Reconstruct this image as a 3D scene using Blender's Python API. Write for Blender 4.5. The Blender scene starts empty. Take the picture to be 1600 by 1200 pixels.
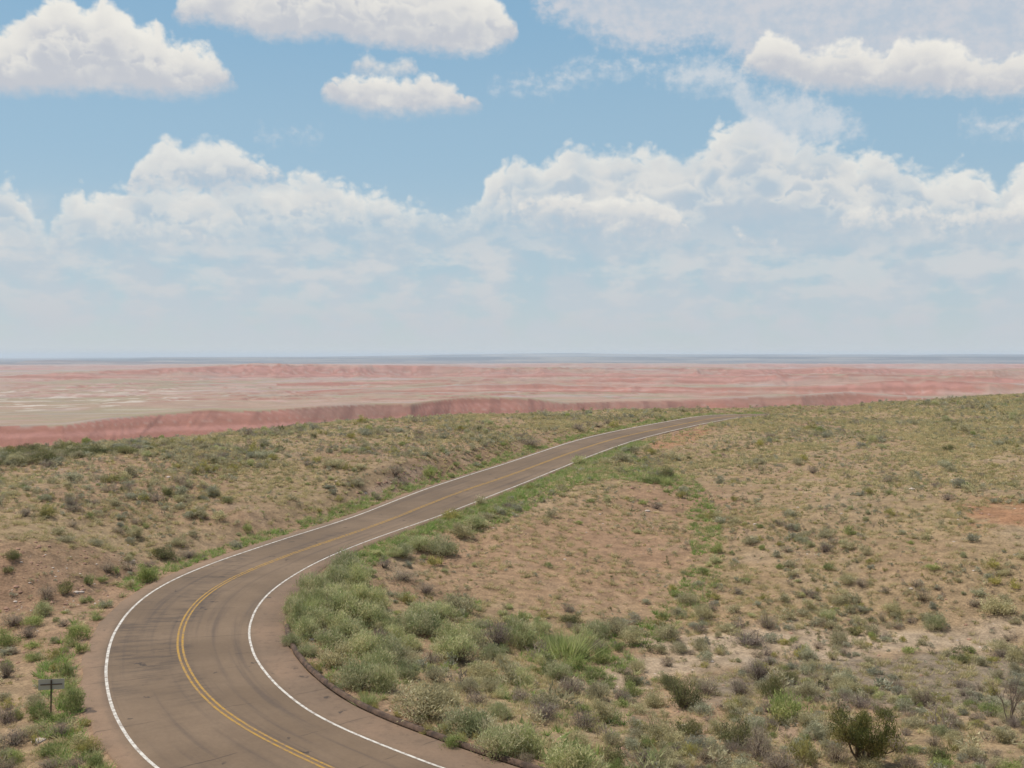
import bpy, math, random
import numpy as np
rng = np.random.default_rng(7)
random.seed(7)
S = bpy.context.scene
COL = S.collection

# ------------------------------------------------------------------ camera
CAM_Z = 14.0
FOCAL = 1700.0                       # focal length in pixels of the 1600 px wide photograph
PITCH = math.atan(44.0 / FOCAL)
cam = bpy.data.cameras.new('camera')
cam.sensor_width = 36.0
cam.lens = 36.0 * FOCAL / 1600.0
cam.clip_start = 0.1
cam.clip_end = 200000.0
camo = bpy.data.objects.new('camera', cam)
camo.location = (0, 0, CAM_Z)
camo.rotation_euler = (math.pi / 2 - PITCH, 0, 0)
COL.objects.link(camo)
S.camera = camo
CP, SP = math.cos(PITCH), math.sin(PITCH)

def rays(px, py):
    px = np.asarray(px, float); py = np.asarray(py, float)
    x = (px - 800) / FOCAL; z = -(py - 600) / FOCAL
    return np.stack([x, CP + SP * z, -SP + CP * z], -1)

def project(x, y, z):
    dz = z - CAM_Z
    f = y * CP - dz * SP; u = y * SP + dz * CP
    f = np.where(np.abs(f) < 1e-6, 1e-6, f)
    return 800 + FOCAL * x / f, 600 - FOCAL * u / f

def lin(c):
    c = np.asarray(c, float) / 255.0
    return np.where(c <= 0.04045, c / 12.92, ((c + 0.055) / 1.055) ** 2.4)

# ------------------------------------------------------------------ noise
def _hash(ix, iy, seed):
    h = (ix.astype(np.int64) * 374761393 + iy.astype(np.int64) * 668265263 + seed * 1442695041) & 0xFFFFFFFF
    h = ((h ^ (h >> 13)) * 1274126177) & 0xFFFFFFFF
    h = (h ^ (h >> 16)) & 0xFFFFFFFF
    return h / 4294967295.0

def vnoise(x, y, seed=0):
    ix = np.floor(x); iy = np.floor(y)
    fx = x - ix; fy = y - iy
    fx = fx * fx * (3 - 2 * fx); fy = fy * fy * (3 - 2 * fy)
    a = _hash(ix, iy, seed); b = _hash(ix + 1, iy, seed)
    c = _hash(ix, iy + 1, seed); d = _hash(ix + 1, iy + 1, seed)
    return (a + (b - a) * fx) * (1 - fy) + (c + (d - c) * fx) * fy

def fbm(x, y, seed=0, octaves=4, gain=0.5):
    s = 0.0; a = 1.0; t = 0.0
    for o in range(octaves):
        s = s + a * vnoise(x, y, seed + 17 * o); t += a
        x = x * 2.03 + 13.7; y = y * 2.03 - 7.1; a *= gain
    return s / t                      # 0..1, mean .5

def sstep(a, b, x):
    t = np.clip((x - a) / (b - a), 0, 1)
    return t * t * (3 - 2 * t)

def in_poly(px, py, poly):
    poly = np.asarray(poly, float)
    inside = np.zeros(np.shape(px), bool)
    j = len(poly) - 1
    for i in range(len(poly)):
        xi, yi = poly[i]; xj, yj = poly[j]
        c = ((yi > py) != (yj > py)) & (px < (xj - xi) * (py - yi) / (yj - yi + 1e-9) + xi)
        inside ^= c; j = i
    return inside

# ------------------------------------------------------------------ the road: centre line in metres, lane widths left and right
ROAD = np.array([(-6.31,37.01,-0.15,4.34,2.68),(-7.81,38.47,-0.14,4.34,2.65),(-9.25,40.01,-0.13,4.28,2.69),(-10.61,41.61,-0.12,4.03,2.82),(-11.84,43.31,-0.10,3.79,2.95),(-12.94,45.10,-0.09,3.61,3.05),(-13.93,46.96,-0.08,3.46,3.12),(-14.81,48.87,-0.06,3.35,3.18),(-15.59,50.82,-0.04,3.28,3.24),(-16.26,52.81,-0.02,3.24,3.31),(-16.83,54.84,0.01,3.24,3.38),(-17.27,56.89,0.04,3.26,3.45),(-17.59,58.97,0.08,3.29,3.51),(-17.76,61.06,0.13,3.33,3.56),(-17.77,63.16,0.17,3.37,3.58),(-17.60,65.26,0.22,3.40,3.56),(-17.24,67.33,0.27,3.44,3.46),(-16.72,69.36,0.31,3.47,3.31),(-16.11,71.38,0.36,3.47,3.12),(-15.43,73.36,0.41,3.46,2.96),(-14.68,75.33,0.46,3.49,2.82),(-13.87,77.27,0.52,3.57,2.71),(-13.03,79.19,0.58,3.61,2.63),(-12.17,81.11,0.65,3.59,2.60),(-11.33,83.04,0.72,3.54,2.64),(-10.53,84.98,0.80,3.49,2.75),(-9.75,86.93,0.88,3.46,2.89),(-8.98,88.89,0.97,3.47,3.06),(-8.25,90.86,1.06,3.51,3.22),(-7.53,92.84,1.15,3.56,3.36),(-6.80,94.81,1.24,3.62,3.47),(-6.04,96.77,1.33,3.69,3.55),(-5.25,98.72,1.42,3.76,3.59),(-4.42,100.65,1.52,3.83,3.59),(-3.55,102.56,1.61,3.90,3.55),(-2.64,104.46,1.70,3.98,3.48),(-1.73,106.35,1.79,4.02,3.38),(-0.83,108.25,1.89,4.03,3.29),(0.05,110.16,1.99,4.00,3.22),(0.90,112.08,2.09,3.93,3.18),(1.74,114.01,2.19,3.85,3.15),(2.57,115.94,2.29,3.77,3.14),(3.40,117.87,2.40,3.71,3.14),(4.23,119.80,2.50,3.67,3.13),(5.07,121.73,2.60,3.65,3.13),(5.92,123.65,2.70,3.65,3.13),(6.78,125.57,2.80,3.67,3.13),(7.65,127.48,2.90,3.69,3.13),(8.54,129.39,3.00,3.72,3.13),(9.45,131.29,3.10,3.75,3.13),(10.38,133.17,3.20,3.79,3.12),(11.34,135.04,3.29,3.83,3.10),(12.34,136.89,3.39,3.88,3.07),(13.39,138.71,3.48,3.93,3.03),(14.48,140.51,3.57,3.98,2.98),(15.62,142.28,3.66,4.03,2.91),(16.78,144.03,3.75,4.06,2.85),(17.96,145.76,3.84,4.09,2.78),(19.16,147.49,3.92,4.09,2.71),(20.38,149.21,4.01,4.09,2.64),(21.60,150.92,4.10,4.06,2.57),(22.82,152.63,4.18,4.03,2.50),(24.05,154.34,4.27,3.98,2.43),(25.27,156.04,4.35,3.92,2.36)])
def extend(road):
    P = road[:, :2]; step = 2.1
    pre = []; a = math.atan2(*(P[0] - P[2])[::-1]); p = P[0].copy(); z = road[0, 2]
    for i in range(16):
        a += 0.035; p = p + step * np.array([math.cos(a), math.sin(a)]); z -= 0.015
        pre.append((p[0], p[1], z, road[0, 3] - 0.03 * i, road[0, 4] + .03 * i))
    post = []; a = math.atan2(*(P[-1] - P[-3])[::-1]); p = P[-1].copy(); z = road[-1, 2]
    for i in range(48):
        a -= 0.0085 if i < 14 else 0.014
        g = 0.052 if i < 3 else (0.052 - 0.014 * (i - 2) if i < 9 else -0.04)
        p = p + step * np.array([math.cos(a), math.sin(a)]); z += g * step * 0.82
        post.append((p[0], p[1], z, 3.8, 2.6))
    return np.array(pre[::-1] + road.tolist() + post)
ROAD = extend(ROAD)
_d = np.r_[0, np.cumsum(np.hypot(*np.diff(ROAD[:, :2], axis=0).T))]
NST = 420
ST = np.linspace(0, _d[-1], NST)
def _sm(v, n):
    v = v.copy()
    for _ in range(n): v[1:-1] = .25 * v[:-2] + .5 * v[1:-1] + .25 * v[2:]
    return v
RX, RY, RZ, WL, WR = [_sm(np.interp(ST, _d, ROAD[:, k]), 12) for k in range(5)]
S0 = _d[16]                            # station of the point at the lower edge of the frame
TX, TY = np.gradient(RX), np.gradient(RY)
_n = np.hypot(TX, TY); TX /= _n; TY /= _n
NX, NY = -TY, TX                       # to the left of travel
# paved shoulders beyond the white lines
EL = WL + np.interp(ST - S0, [0, 20, 45, 70, 100], [1.08, 1.1, 1.0, .7, .55])
ER = WR + np.interp(ST - S0, [-20, 0, 24, 31, 38, 60, 100], [1.9, 1.9, 1.8, 1.75, 1.1, .55, .45])

def road_coords(x, y):
    """nearest station index, signed offset (left positive)."""
    idx = np.zeros(len(x), int); t = np.zeros(len(x))
    for k in range(0, len(x), 40000):
        xs, ys = x[k:k + 40000], y[k:k + 40000]
        d = (xs[:, None] - RX) ** 2 + (ys[:, None] - RY) ** 2
        i = d.argmin(1); idx[k:k + 40000] = i
        t[k:k + 40000] = (xs - RX[i]) * NX[i] + (ys - RY[i]) * NY[i]
    return idx, t

# ------------------------------------------------------------------ near terrain: surveyed points, thin-plate surface
CTRL = [  # photo column, photo row, metres below the camera
 (0,1195,14.6),(60,1118,14.35),(40,1000,14.1),(100,960,13.9),(0,945,13.6),(0,880,11.9),(0,800,10.4),(0,760,9.9),(0,727,9.7),
 (120,900,13.1),(100,840,11.4),(100,780,10.4),(100,722,9.6),(200,860,13.0),(200,800,11.4),(200,750,10.3),(200,712,9.4),
 (300,840,12.8),(320,780,11.4),(330,730,10.0),(330,690,9.2),(450,790,12.0),(450,720,10.0),(450,674,9.0),
 (560,765,11.7),(600,720,10.3),(600,658,8.8),(700,690,9.9),(700,652,8.9),(820,690,10.2),(820,647,9.0),(950,660,9.6),(950,642,8.9),
 (1080,645,9.0),(1100,640,8.8),
 (0,724,18.5),(100,713,17.8),(200,704,17.2),
 (1000,1195,15.4),(800,1195,14.5),(700,1120,14.8),(600,1090,14.6),(700,1030,15.4),(560,980,15.0),(500,960,14.5),(560,900,14.2),
 (700,950,15.6),(850,1000,16.2),(900,1080,16.3),(1000,1020,16.8),(1200,1005,16.9),(1100,1100,16.2),(1350,1170,15.8),(1590,1190,15.3),
 (1500,1050,16.4),(1600,980,16.2),(1400,960,16.4),
 (650,850,14.0),(750,820,13.4),(800,880,14.8),(900,900,15.3),(1000,950,16.3),(900,800,13.4),(950,760,12.4),(1000,800,13.6),(1050,760,12.6),
 (950,715,11.2),(850,760,12.2),(1080,870,15.2),(1110,800,13.7),(1100,740,12.2),(1060,690,10.8),(1100,670,10.0),(1150,655,9.4),
 (1200,870,14.8),(1250,800,13.0),(1300,740,11.6),(1300,690,10.3),(1300,655,9.3),(1300,633,8.5),
 (1450,900,14.7),(1450,820,12.9),(1450,750,11.3),(1450,690,9.8),(1450,650,8.8),(1450,625,7.9),
 (1600,880,13.8),(1600,800,12.0),(1600,740,10.6),(1600,680,9.0),(1600,640,7.9),(1600,617,7.2),(1200,638,8.9)]
pts = []
for a, b, H in CTRL:
    d = rays(a, b); k = -H / d[2]; pts.append((d[0] * k, d[1] * k, CAM_Z - H))
    if a == 1600: pts.append((d[0] * k * 1.4, d[1] * k, CAM_Z - H + .3))
    if a == 0: pts.append((d[0] * k * 1.4, d[1] * k, CAM_Z - H - .2))
def polar(pxc, D, H):
    k = D; return ((pxc - 800) / FOCAL * k, k, CAM_Z - H)
for pxc, D, H in [(0,150,15.2),(100,150,14.6),(200,152,13.6),(330,165,13.6),(450,180,14),(600,192,14),(700,200,14),(820,212,14),(950,222,14),
                  (1100,225,13.4),(1200,232,13.4),(1300,240,13.5),(1450,245,13),(1600,250,12.5),(-250,150,15),(-200,205,18),(1850,250,12.4)]:
    pts.append(polar(pxc, D, H))
CPT = np.array(pts)
SC = 50.0
def _phi(r2):
    return np.where(r2 > 1e-12, 0.5 * r2 * np.log(np.maximum(r2, 1e-12)), 0)
def _fit(C):
    n = len(C); xy = C[:, :2] / SC
    K = _phi(((xy[:, None] - xy) ** 2).sum(2)) + np.eye(n) * 0.004
    P = np.c_[np.ones(n), xy]
    A = np.block([[K, P], [P.T, np.zeros((3, 3))]])
    return xy, np.linalg.solve(A, np.r_[C[:, 2], 0, 0, 0])
_cx, _cw = _fit(CPT)
def tps(x, y):
    out = np.empty(len(x))
    for k in range(0, len(x), 40000):
        q = np.c_[x[k:k + 40000], y[k:k + 40000]] / SC
        out[k:k + 40000] = _phi(((q[:, None] - _cx) ** 2).sum(2)) @ _cw[:-3] + _cw[-3] + q @ _cw[-2:]
    return out

def colm(a):                           # azimuth -> photo column at the horizon
    return 800 + FOCAL * np.tan(np.clip(a, -1.2, 1.2))

def rim_radius(pc):
    return np.interp(pc, [0, 230, 300, 330, 450, 700, 950, 1300, 1600], [216, 214, 180, 168, 185, 208, 228, 246, 256])

def near_z(x, y):
    """height of the natural ground plus the graded road corridor, out to the rim."""
    z = tps(x, y)
    r = np.hypot(x, y)
    fade = sstep(14, 34, r)
    z = z * fade + (-.6) * (1 - fade)
    z += ((fbm(x / 9, y / 9, 3, 3) - .5) * .7 + (fbm(x / 2.2, y / 2.2, 5, 3) - .5) * .22) * sstep(20, 40, r)
    # hummocks, runnels on the red spur and the bank
    bank = np.where(y > -2, 12.2 - .5 * np.maximum(0, r - 2.5), 12.2)
    z = np.maximum(z, bank)
    near = (x > -60) & (x < 110) & (y > 2) & (y < 260)
    zi = z[near]
    i, t = road_coords(x[near], y[near])
    end = (i == 0) | (i == NST - 1)
    over = np.where(t > 0, t - EL[i], -t - ER[i])
    along = np.abs((x[near] - RX[i]) * TX[i] + (y[near] - RY[i]) * TY[i])
    over = np.where(end, np.hypot(np.maximum(over, 0), along), over)
    k = 1 - sstep(.35, 4.2, over)
    zi = zi * (1 - k) + (RZ[i] - .09) * k
    z[near] = zi
    return z

# ------------------------------------------------------------------ far country: the badlands and the mesas
def far_H(a, r):
    """metres below the camera; also returns (face, strata height, dark mesa, gully) used for the colours of the far land."""
    pc = np.interp(colm(a), [-900, 2500], [-900, 2500])
    u = a * 1500.0
    Hpl = np.interp(r, [0, 1400, 2000, 3000, 6000, 12000, 20000, 60000], [111, 88, 94, 97, 99, 97, 95, 95])
    Hpl = Hpl - 5 * (fbm(u / 500 * np.maximum(r, 1000) / 1500, r / 420, 31, 4) - .5) * sstep(1600, 2600, r)
    # first escarpment
    yc = np.interp(pc, [-300, 0, 100, 170, 280, 330, 400, 440, 500, 560, 640, 720, 760, 830, 880, 1000, 1100, 1200, 1320, 1400, 1500, 1700],
                   [662, 661, 660, 654, 650, 645, 648, 645, 641, 638, 635, 627, 626, 627, 634, 630, 627, 620, 613, 617, 620, 620])
    D1 = np.interp(pc, [-300, 0, 400, 800, 1100, 1400, 1700], [1360, 1380, 1450, 1720, 1880, 1960, 2000])
    yc = yc - np.interp(pc, [-300, 500, 800, 1400], [8, 8, 5, 2])
    Hc = (yc - 556) / 1700 * D1
    spur = np.abs(fbm(u / 230, r * 0 + 3, 41, 2) - .5) * 2
    gul = np.abs(fbm(u / 85 + 1.6 * (fbm(u / 130, r / 130, 2, 3) - .5), r / 400, 43, 5, .62) - .5) * 2
    Dc = D1 + 120 * spur - 50
    w = 105.0 + 90 * spur
    s = np.clip((r - (Dc - w)) / w, 0, 1)
    Hb = 114 - 6 * sstep(-300, 0, r - Dc) * 0
    back = sstep(0, 380, r - Dc)
    s2 = s ** 1.15
    H = np.where(s < 1, Hb + (Hc - Hb) * s2, Hc + (Hpl - Hc) * back)
    H = H + np.where((s > 0) & (s < 1), 13 * gul * np.sin(np.pi * np.clip(s, 0, 1)), 0)
    face = np.where((s > .03) & (s < .975), 1.0, 0.0) * sstep(.02, .12, s) 
    strat = Hb - H
    first = np.where(face > 0, s, 0)
    gully = np.where(face > 0, gul, 0)
    # low eroded hills over the plain
    qx, qy = u * r / 1500, r
    rg = 1 - np.abs(fbm(qx / 420 + .8 * fbm(qx / 90, qy / 150, 131, 2), qy / 330, 133, 5, .55) - .5) * 3.2
    msk = sstep(1750, 2300, r) * (1 - sstep(7000, 12000, r)) * sstep(.40, .60, fbm(qx / 900, qy / 1500, 135, 3) + .16 * sstep(100, 700, pc) - .10 * (1 - sstep(1900, 3400, r)))
    H = H - 12 * np.clip(rg, 0, 1) ** 1.6 * msk
    # further ridges
    def ridge(px_, yc_, D, seed, wf, wb, wob):
        nonlocal H, face, strat, gully
        y = np.interp(pc, px_, yc_)
        uu = a * D
        sp = np.abs(fbm(uu / (wf * 1.6), r * 0 + seed, seed, 4) - .5) * 2
        g = np.abs(fbm(uu / (wf * .8) + 1.5 * (fbm(uu / wf, r / wf, seed + 3, 3) - .5), r / (wf * 3), seed + 5, 5, .62) - .5) * 2
        Dr = D * (1 + .03 * (fbm(uu / (D * .14), r * 0, seed + 9, 2) - .5)) + wob * (sp - .3)
        rise = np.maximum(0, np.interp(D, [0, 1400, 2000, 3000, 6000, 12000, 20000, 60000], [111, 88, 94, 97, 99, 97, 95, 95]) - (y - 556) / 1700 * D)
        f = np.clip((r - (Dr - wf)) / wf, 0, 1); b = 1 - sstep(0, wb, r - Dr)
        prof = np.where(r < Dr, f ** 1.1, b)
        H = H - rise * prof + np.where((f > 0) & (f < 1), rise * .3 * g * np.sin(np.pi * f), 0)
        fc = np.where(rise > 1.5, sstep(.02, .15, f) * (1 - sstep(.93, 1.0, f)), 0)
        face = np.maximum(face, fc); strat = np.where(fc > 0, rise * f + seed, strat); gully = np.where(fc > 0, g, gully)
    ridge([-300, 250, 450, 560, 650, 760, 1000, 1300, 1450, 1600, 1900], [640, 622, 615, 611, 607, 603, 606, 600, 597, 603, 605], 2750, 51, 130, 500, 90)
    ridge([-300, 0, 500, 700, 900, 1150, 1300, 1600, 1900], [620, 606, 602, 598, 596, 590, 588, 591, 592], 3500, 57, 150, 500, 120)
    ridge([-300, 0, 150, 280, 400, 520, 650, 800, 1000, 1300, 1450, 1600, 1900], [590, 588, 582, 575, 571, 573, 575, 578, 578, 576, 577, 578, 578], 4700, 61, 260, 1500, 260)
    ridge([-300, 0, 200, 400, 700, 1000, 1300, 1600, 1900], [572, 571, 570, 571, 570, 569, 569, 569, 569], 8200, 67, 500, 3000, 400)
    ridge([-300, 10, 40, 90, 160, 260, 320, 500], [570, 569, 563, 562, 564, 565, 569, 570], 14500, 71, 700, 2500, 500)
    mesa = np.zeros_like(r)
    for px_, yc_, D, seed in (([-300, 0, 60, 200, 240, 400, 560, 800, 1600, 2000], [575, 575, 563.5, 562, 560, 559, 559, 558, 557, 557], 21000, 81),
                              ([-300, 0, 300, 400, 560, 700, 850, 900, 1000, 1100, 1600, 2000], [570, 570, 563, 560, 556.5, 553.8, 552, 551.7, 553, 553.6, 554, 554], 33000, 87)):
        y = np.interp(pc, px_, yc_) + .9 * (fbm(a * D / 1300, r * 0, seed, 4) - .5)
        Ht = (y - 556) / 1700 * D
        k = sstep(D - 2600 - 900 * fbm(a * D / 1500, r * 0, seed + 3, 3), D, r)
        H = H + (np.minimum(Ht, H) - H) * k
        mesa = np.maximum(mesa, sstep(.05, .3, k) * sstep(3, 12, 95 - Ht))
    return H, face, strat, mesa, gully, first

# ------------------------------------------------------------------ the ground sheet (rings that widen with distance)
az = np.deg2rad(np.r_[np.arange(-180, -36, 4.0), np.arange(-36, -32.5, .5), np.arange(-32.5, 32.5, .075), np.arange(32.5, 36, .5), np.arange(36, 180, 4.0)])
def rings(segs):
    out = []
    for a, b, g in segs:
        n = int(math.ceil(math.log(b / a) / math.log(1 + g))); out += list(a * (b / a) ** (np.arange(n) / n))
    return np.array(out + [segs[-1][1]])
rad = rings([(1.5, 28, .05), (28, 262, .006), (262, 1200, .02), (1200, 2200, .0045), (2200, 5200, .006), (5200, 15000, .012), (15000, 60000, .018)])
NA, NR = len(az), len(rad)
A, R = np.meshgrid(az, rad, indexing='ij')          # [azimuth, ring]
GX, GY = R * np.sin(A), R * np.cos(A)
PCOL = np.where(np.abs(A) < 1.2, colm(A), np.sign(A) * 5000)
RIM = rim_radius(PCOL)
Z = np.zeros_like(R); FACE = np.zeros_like(R); STRAT = np.zeros_like(R); MESA = np.zeros_like(R); GUL = np.zeros_like(R); FIRST = np.zeros_like(R)
front = np.abs(A) < np.deg2rad(60)
nearm = (R <= RIM)
mf = nearm & front
Z[mf] = near_z(GX[mf], GY[mf])
mb = nearm & ~front
Z[mb] = np.where(R[mb] < 90, 12.2, 12.2)
zr = near_z(rim_radius(np.where(np.abs(az) < 1.2, colm(az), 5000)) * np.sin(az), rim_radius(np.where(np.abs(az) < 1.2, colm(az), 5000)) * np.cos(az))
zr = np.where(np.abs(az) < np.deg2rad(60), zr, 0.0)
m = ~nearm
Hf, fc, stt, ms, gu, fs = far_H(A[m], R[m])
slope_w = (fbm(GX[m] / 60, GY[m] / 60, 91, 4) - .5) * 9
H1 = (CAM_Z - np.broadcast_to(zr[:, None], R.shape)[m]) + .175 * (R[m] - RIM[m]) + slope_w * sstep(0, 80, R[m] - RIM[m])
k = 10.0
hh = np.clip(.5 + .5 * (H1 - Hf) / k, 0, 1)
Hm = H1 + (Hf - H1) * hh - k * hh * (1 - hh)
Z[m] = CAM_Z - Hm
FACE[m] = fc * sstep(.3, .9, hh); STRAT[m] = stt; MESA[m] = ms; GUL[m] = gu; FIRST[m] = fs

# horizon line of the ground as seen from the camera, for asking what is in view
TANG = (Z - CAM_Z) / R
HMAX = np.maximum.accumulate(TANG, axis=1)
FRONT = np.where(np.abs(A[:, 0]) < np.deg2rad(34))[0]
def _ai(x, y):
    return np.clip(np.interp(np.arctan2(x, y), az, np.arange(NA)), 0, NA - 1)
def zat(x, y):
    """height of the ground sheet."""
    x = np.atleast_1d(np.asarray(x, float)); y = np.atleast_1d(np.asarray(y, float))
    f = _ai(x, y); i = np.minimum(f.astype(int), NA - 2); f = f - i
    g = np.interp(np.hypot(x, y), rad, np.arange(NR)); j = np.minimum(g.astype(int), NR - 2); g = g - j
    return (Z[i, j] * (1 - f) + Z[i + 1, j] * f) * (1 - g) + (Z[i, j + 1] * (1 - f) + Z[i + 1, j + 1] * f) * g
def seen(x, y, z):
    f = np.round(_ai(x, y)).astype(int); r = np.hypot(x, y)
    j = np.clip(np.searchsorted(rad, r) - 1, 0, NR - 1)
    return (z - CAM_Z) / r > HMAX[f, np.maximum(j - 1, 0)] - 1e-4
def at(px, py):
    """the point of the ground that shows at this pixel of the 1600 x 1200 photograph."""
    d = rays(px, py); t = d[2] / math.hypot(d[0], d[1])
    f = int(round(float(_ai(d[0], d[1])))); j = int(np.argmax(TANG[f] >= t)); j = max(j, 1)
    q = (t - TANG[f, j - 1]) / (TANG[f, j] - TANG[f, j - 1] + 1e-12)
    r = rad[j - 1] + (rad[j] - rad[j - 1]) * q
    h = math.hypot(d[0], d[1])
    x, y = d[0] / h * r, d[1] / h * r
    return x, y, float(zat(x, y)[0])

# ---- colours of soil and rock (real-world base colours; the far mesas also carry painted cloud shadow)
def mixc(c, d, k):
    return c + (np.asarray(d) - c) * np.asarray(k)[..., None]
PX, PY = project(GX, GY, Z)
SPUR = [(585, 885), (690, 850), (830, 790), (960, 745), (1060, 745), (1110, 800), (1090, 900), (1040, 965), (900, 960), (780, 965), (640, 935)]
REDP = [(1500, 806), (1550, 792), (1660, 782), (1660, 838), (1580, 828)]
BANK = [(-60, 840), (60, 850), (200, 868), (250, 890), (150, 950), (60, 960), (-60, 950)]
BANK2 = [(520, 800), (560, 775), (610, 740), (670, 720), (690, 735), (640, 765), (590, 795)]
WASH = [(870, 1070), (950, 1035), (1030, 1005), (1150, 978), (1300, 985), (1450, 975), (1620, 970), (1620, 1008), (1480, 1020), (1330, 1030), (1150, 1046), (1020, 1056), (940, 1085)]
TRACK = [(1090, 1135), (1200, 1125), (1310, 1150), (1290, 1165), (1200, 1155), (1110, 1152)]
GREY = [(1080, 1060), (1180, 1030), (1330, 1025), (1620, 1010), (1620, 1120), (1480, 1105), (1350, 1100), (1240, 1090), (1100, 1110)]
ORANGE = [(1000, 700), (1040, 680), (1090, 668), (1120, 672), (1080, 690), (1030, 705)]
def soft(poly, jit, sd, x, y, px, py):
    # ragged edge: the outline is tested at jittered places
    dx = (fbm(x / 3, y / 3, sd, 3) - .5) * jit * 2; dy = (fbm(x / 3 + 40, y / 3, sd, 3) - .5) * jit * .7
    k = 0.0
    for ox, oy in ((0, 0), (.3, .3), (-.3, .3), (.3, -.3), (-.3, -.3)):
        k = k + in_poly(px + dx + ox * jit, py + dy + oy * jit * .3, poly)
    return k / 5.0
BASE = lin((173, 147, 115)); RED = lin((172, 135, 108)); ORNG = lin((186, 132, 98)); GRYC = lin((142, 129, 112))
PALE = lin((203, 182, 157)); STRW = lin((178, 158, 114)); OLIV = lin((148, 140, 98))
def near_colour(x, y, px, py):
    n1 = fbm(x / 14, y / 14, 11, 4); n2 = fbm(x / 4, y / 4, 12, 4); n3 = fbm(x / 40, y / 40, 13, 3)
    c = np.broadcast_to(BASE, x.shape + (3,)).copy()
    c = mixc(c, RED, sstep(.42, .68, n1) * .45)
    c = mixc(c, PALE, sstep(.55, .8, n2) * .22)
    # where dry bunchgrass covers the ground thickly the soil carries its litter
    r = np.hypot(x, y)
    straw = sstep(.36, .62, fbm(x / 7, y / 7, 14, 4)) * (.25 + .5 * sstep(90, 170, r))
    c = mixc(c, STRW, straw * .65)
    c = mixc(c, OLIV, sstep(.5, .75, n3) * .12)
    c = mixc(c, RED, soft(SPUR, 90, 21, x, y, px, py) * .42)
    c = mixc(c, ORNG * .9, soft(REDP, 60, 22, x, y, px, py) * .7)
    c = mixc(c, ORNG, soft(ORANGE, 14, 26, x, y, px, py) * .6)
    c = mixc(c, lin((156, 122, 98)), soft(BANK, 40, 23, x, y, px, py) * .5)
    c = mixc(c, lin((196, 168, 146)), soft(BANK2, 16, 27, x, y, px, py) * .6)
    c = mixc(c, GRYC, soft(GREY, 70, 24, x, y, px, py) * .8)
    c = mixc(c, PALE, soft(WASH, 80, 25, x, y, px, py) * .55)
    c = mixc(c, lin((190, 160, 134)), soft(TRACK, 20, 28, x, y, px, py) * .8)
    return c
C = np.zeros(R.shape + (3,))
C[...] = lin((178, 150, 126))
nm = R < 330
C[nm] = near_colour(GX[nm], GY[nm], PX[nm], PY[nm])
# reddish verge soil beside the pavement
vm = (R < 262) & front & (GX > -60) & (GX < 110) & (GY > 2)
ii, tt = road_coords(GX[vm], GY[vm])
ov = np.where(tt > 0, tt - EL[ii], -tt - ER[ii])
cv = C[vm]; cv = mixc(cv, lin((168, 136, 110)), (1 - sstep(0.2, 3.2, ov + 1.5 * (fbm(GX[vm] / 2, GY[vm] / 2, 15, 3) - .5))) * .75); C[vm] = cv
fm = R >= 262
x, y, r, a = GX[fm], GY[fm], R[fm], A[fm]
pcf = np.clip(PCOL[fm], -900, 2500)
rk = a * r
f1 = fbm(rk / (r * .09), np.log(r) * 22, 101, 4); f2 = fbm(rk / (r * .035), np.log(r) * 60, 102, 4); f3 = fbm(rk / (r * .16), np.log(r) * 9, 103, 3)
c = np.broadcast_to(lin((172, 156, 128)), r.shape + (3,)).copy()                                   # grassy flats
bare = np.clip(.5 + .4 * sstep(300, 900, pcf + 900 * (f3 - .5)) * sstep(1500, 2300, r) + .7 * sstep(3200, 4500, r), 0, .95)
c = mixc(c, lin((198, 156, 142)), bare * sstep(.32, .66, f1) * .9)
c = mixc(c, lin((184, 126, 112)), bare * sstep(.55, .75, f2) * .55)
c = mixc(c, lin((188, 170, 168)), sstep(.52, .72, fbm(rk / (r * .12), np.log(r) * 34, 104, 3)) * bare * .75)
white = .8 * sstep(.60, .65, fbm(rk / (r * .03), np.log(r) * 80, 105, 3)) * sstep(1900, 2150, r) * (1 - sstep(2900, 3300, r)) * (1 - sstep(250, 420, pcf + 120 * (f1 - .5)))
c = mixc(c, lin((226, 214, 200)), white)
# layered faces of the escarpments
st = STRAT[fm] + 2.2 * (f2 - .5) + .02 * rk / 40
band = vnoise(st / 2.6, st * 0 + 7, 111); band2 = vnoise(st / 1.1, st * 0 + 9, 112)
cf = np.broadcast_to(lin((180, 124, 106)), r.shape + (3,)).copy()
cf = mixc(cf, lin((206, 148, 134)), sstep(.45, .75, band) * .8)
cf = mixc(cf, lin((216, 196, 184)), sstep(.78, .92, band2) * .35)
cf = mixc(cf, lin((150, 104, 92)), sstep(.5, .9, GUL[fm]) * .35)
tal = FIRST[fm] - .93 + .16 * sstep(330, 520, pcf) - 1.3 * (fbm(rk / 75 + f1, r / 90, 113, 4) - .5) + .5 * (f2 - .5)
cf = mixc(cf, lin((152, 131, 114)), sstep(-.1, .4, tal) * sstep(0, .05, FIRST[fm]) * sstep(240, 420, pcf + 300 * (f1 - .5)) * .38)   # grey talus running down between the red cones
cf = mixc(cf, lin((140, 96, 84)), sstep(.55, .8, fbm(rk / 14, r / 300, 118, 3)) * .6 * sstep(0, .05, FIRST[fm]))
cf = mixc(cf, lin((190, 168, 150)), sstep(.5, .72, fbm(rk / (r * .07) + 2 * f2, np.log(r) * 40, 117, 4)) * .55 * sstep(2300, 2600, r))
c = mixc(c, cf, np.where(r < 2300, np.clip(FACE[fm] * 2, 0, 1), np.clip(FACE[fm] * (.55 + .8 * f1), 0, 1)))
sl = np.gradient(Z, axis=1) / np.gradient(rad)[None, :]
f_s = sstep(.035, .15, sl[fm]) * sstep(1700, 2200, r) * (1 - sstep(7500, 11000, r)) * (1 - np.clip(FACE[fm] * 2, 0, 1))
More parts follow.
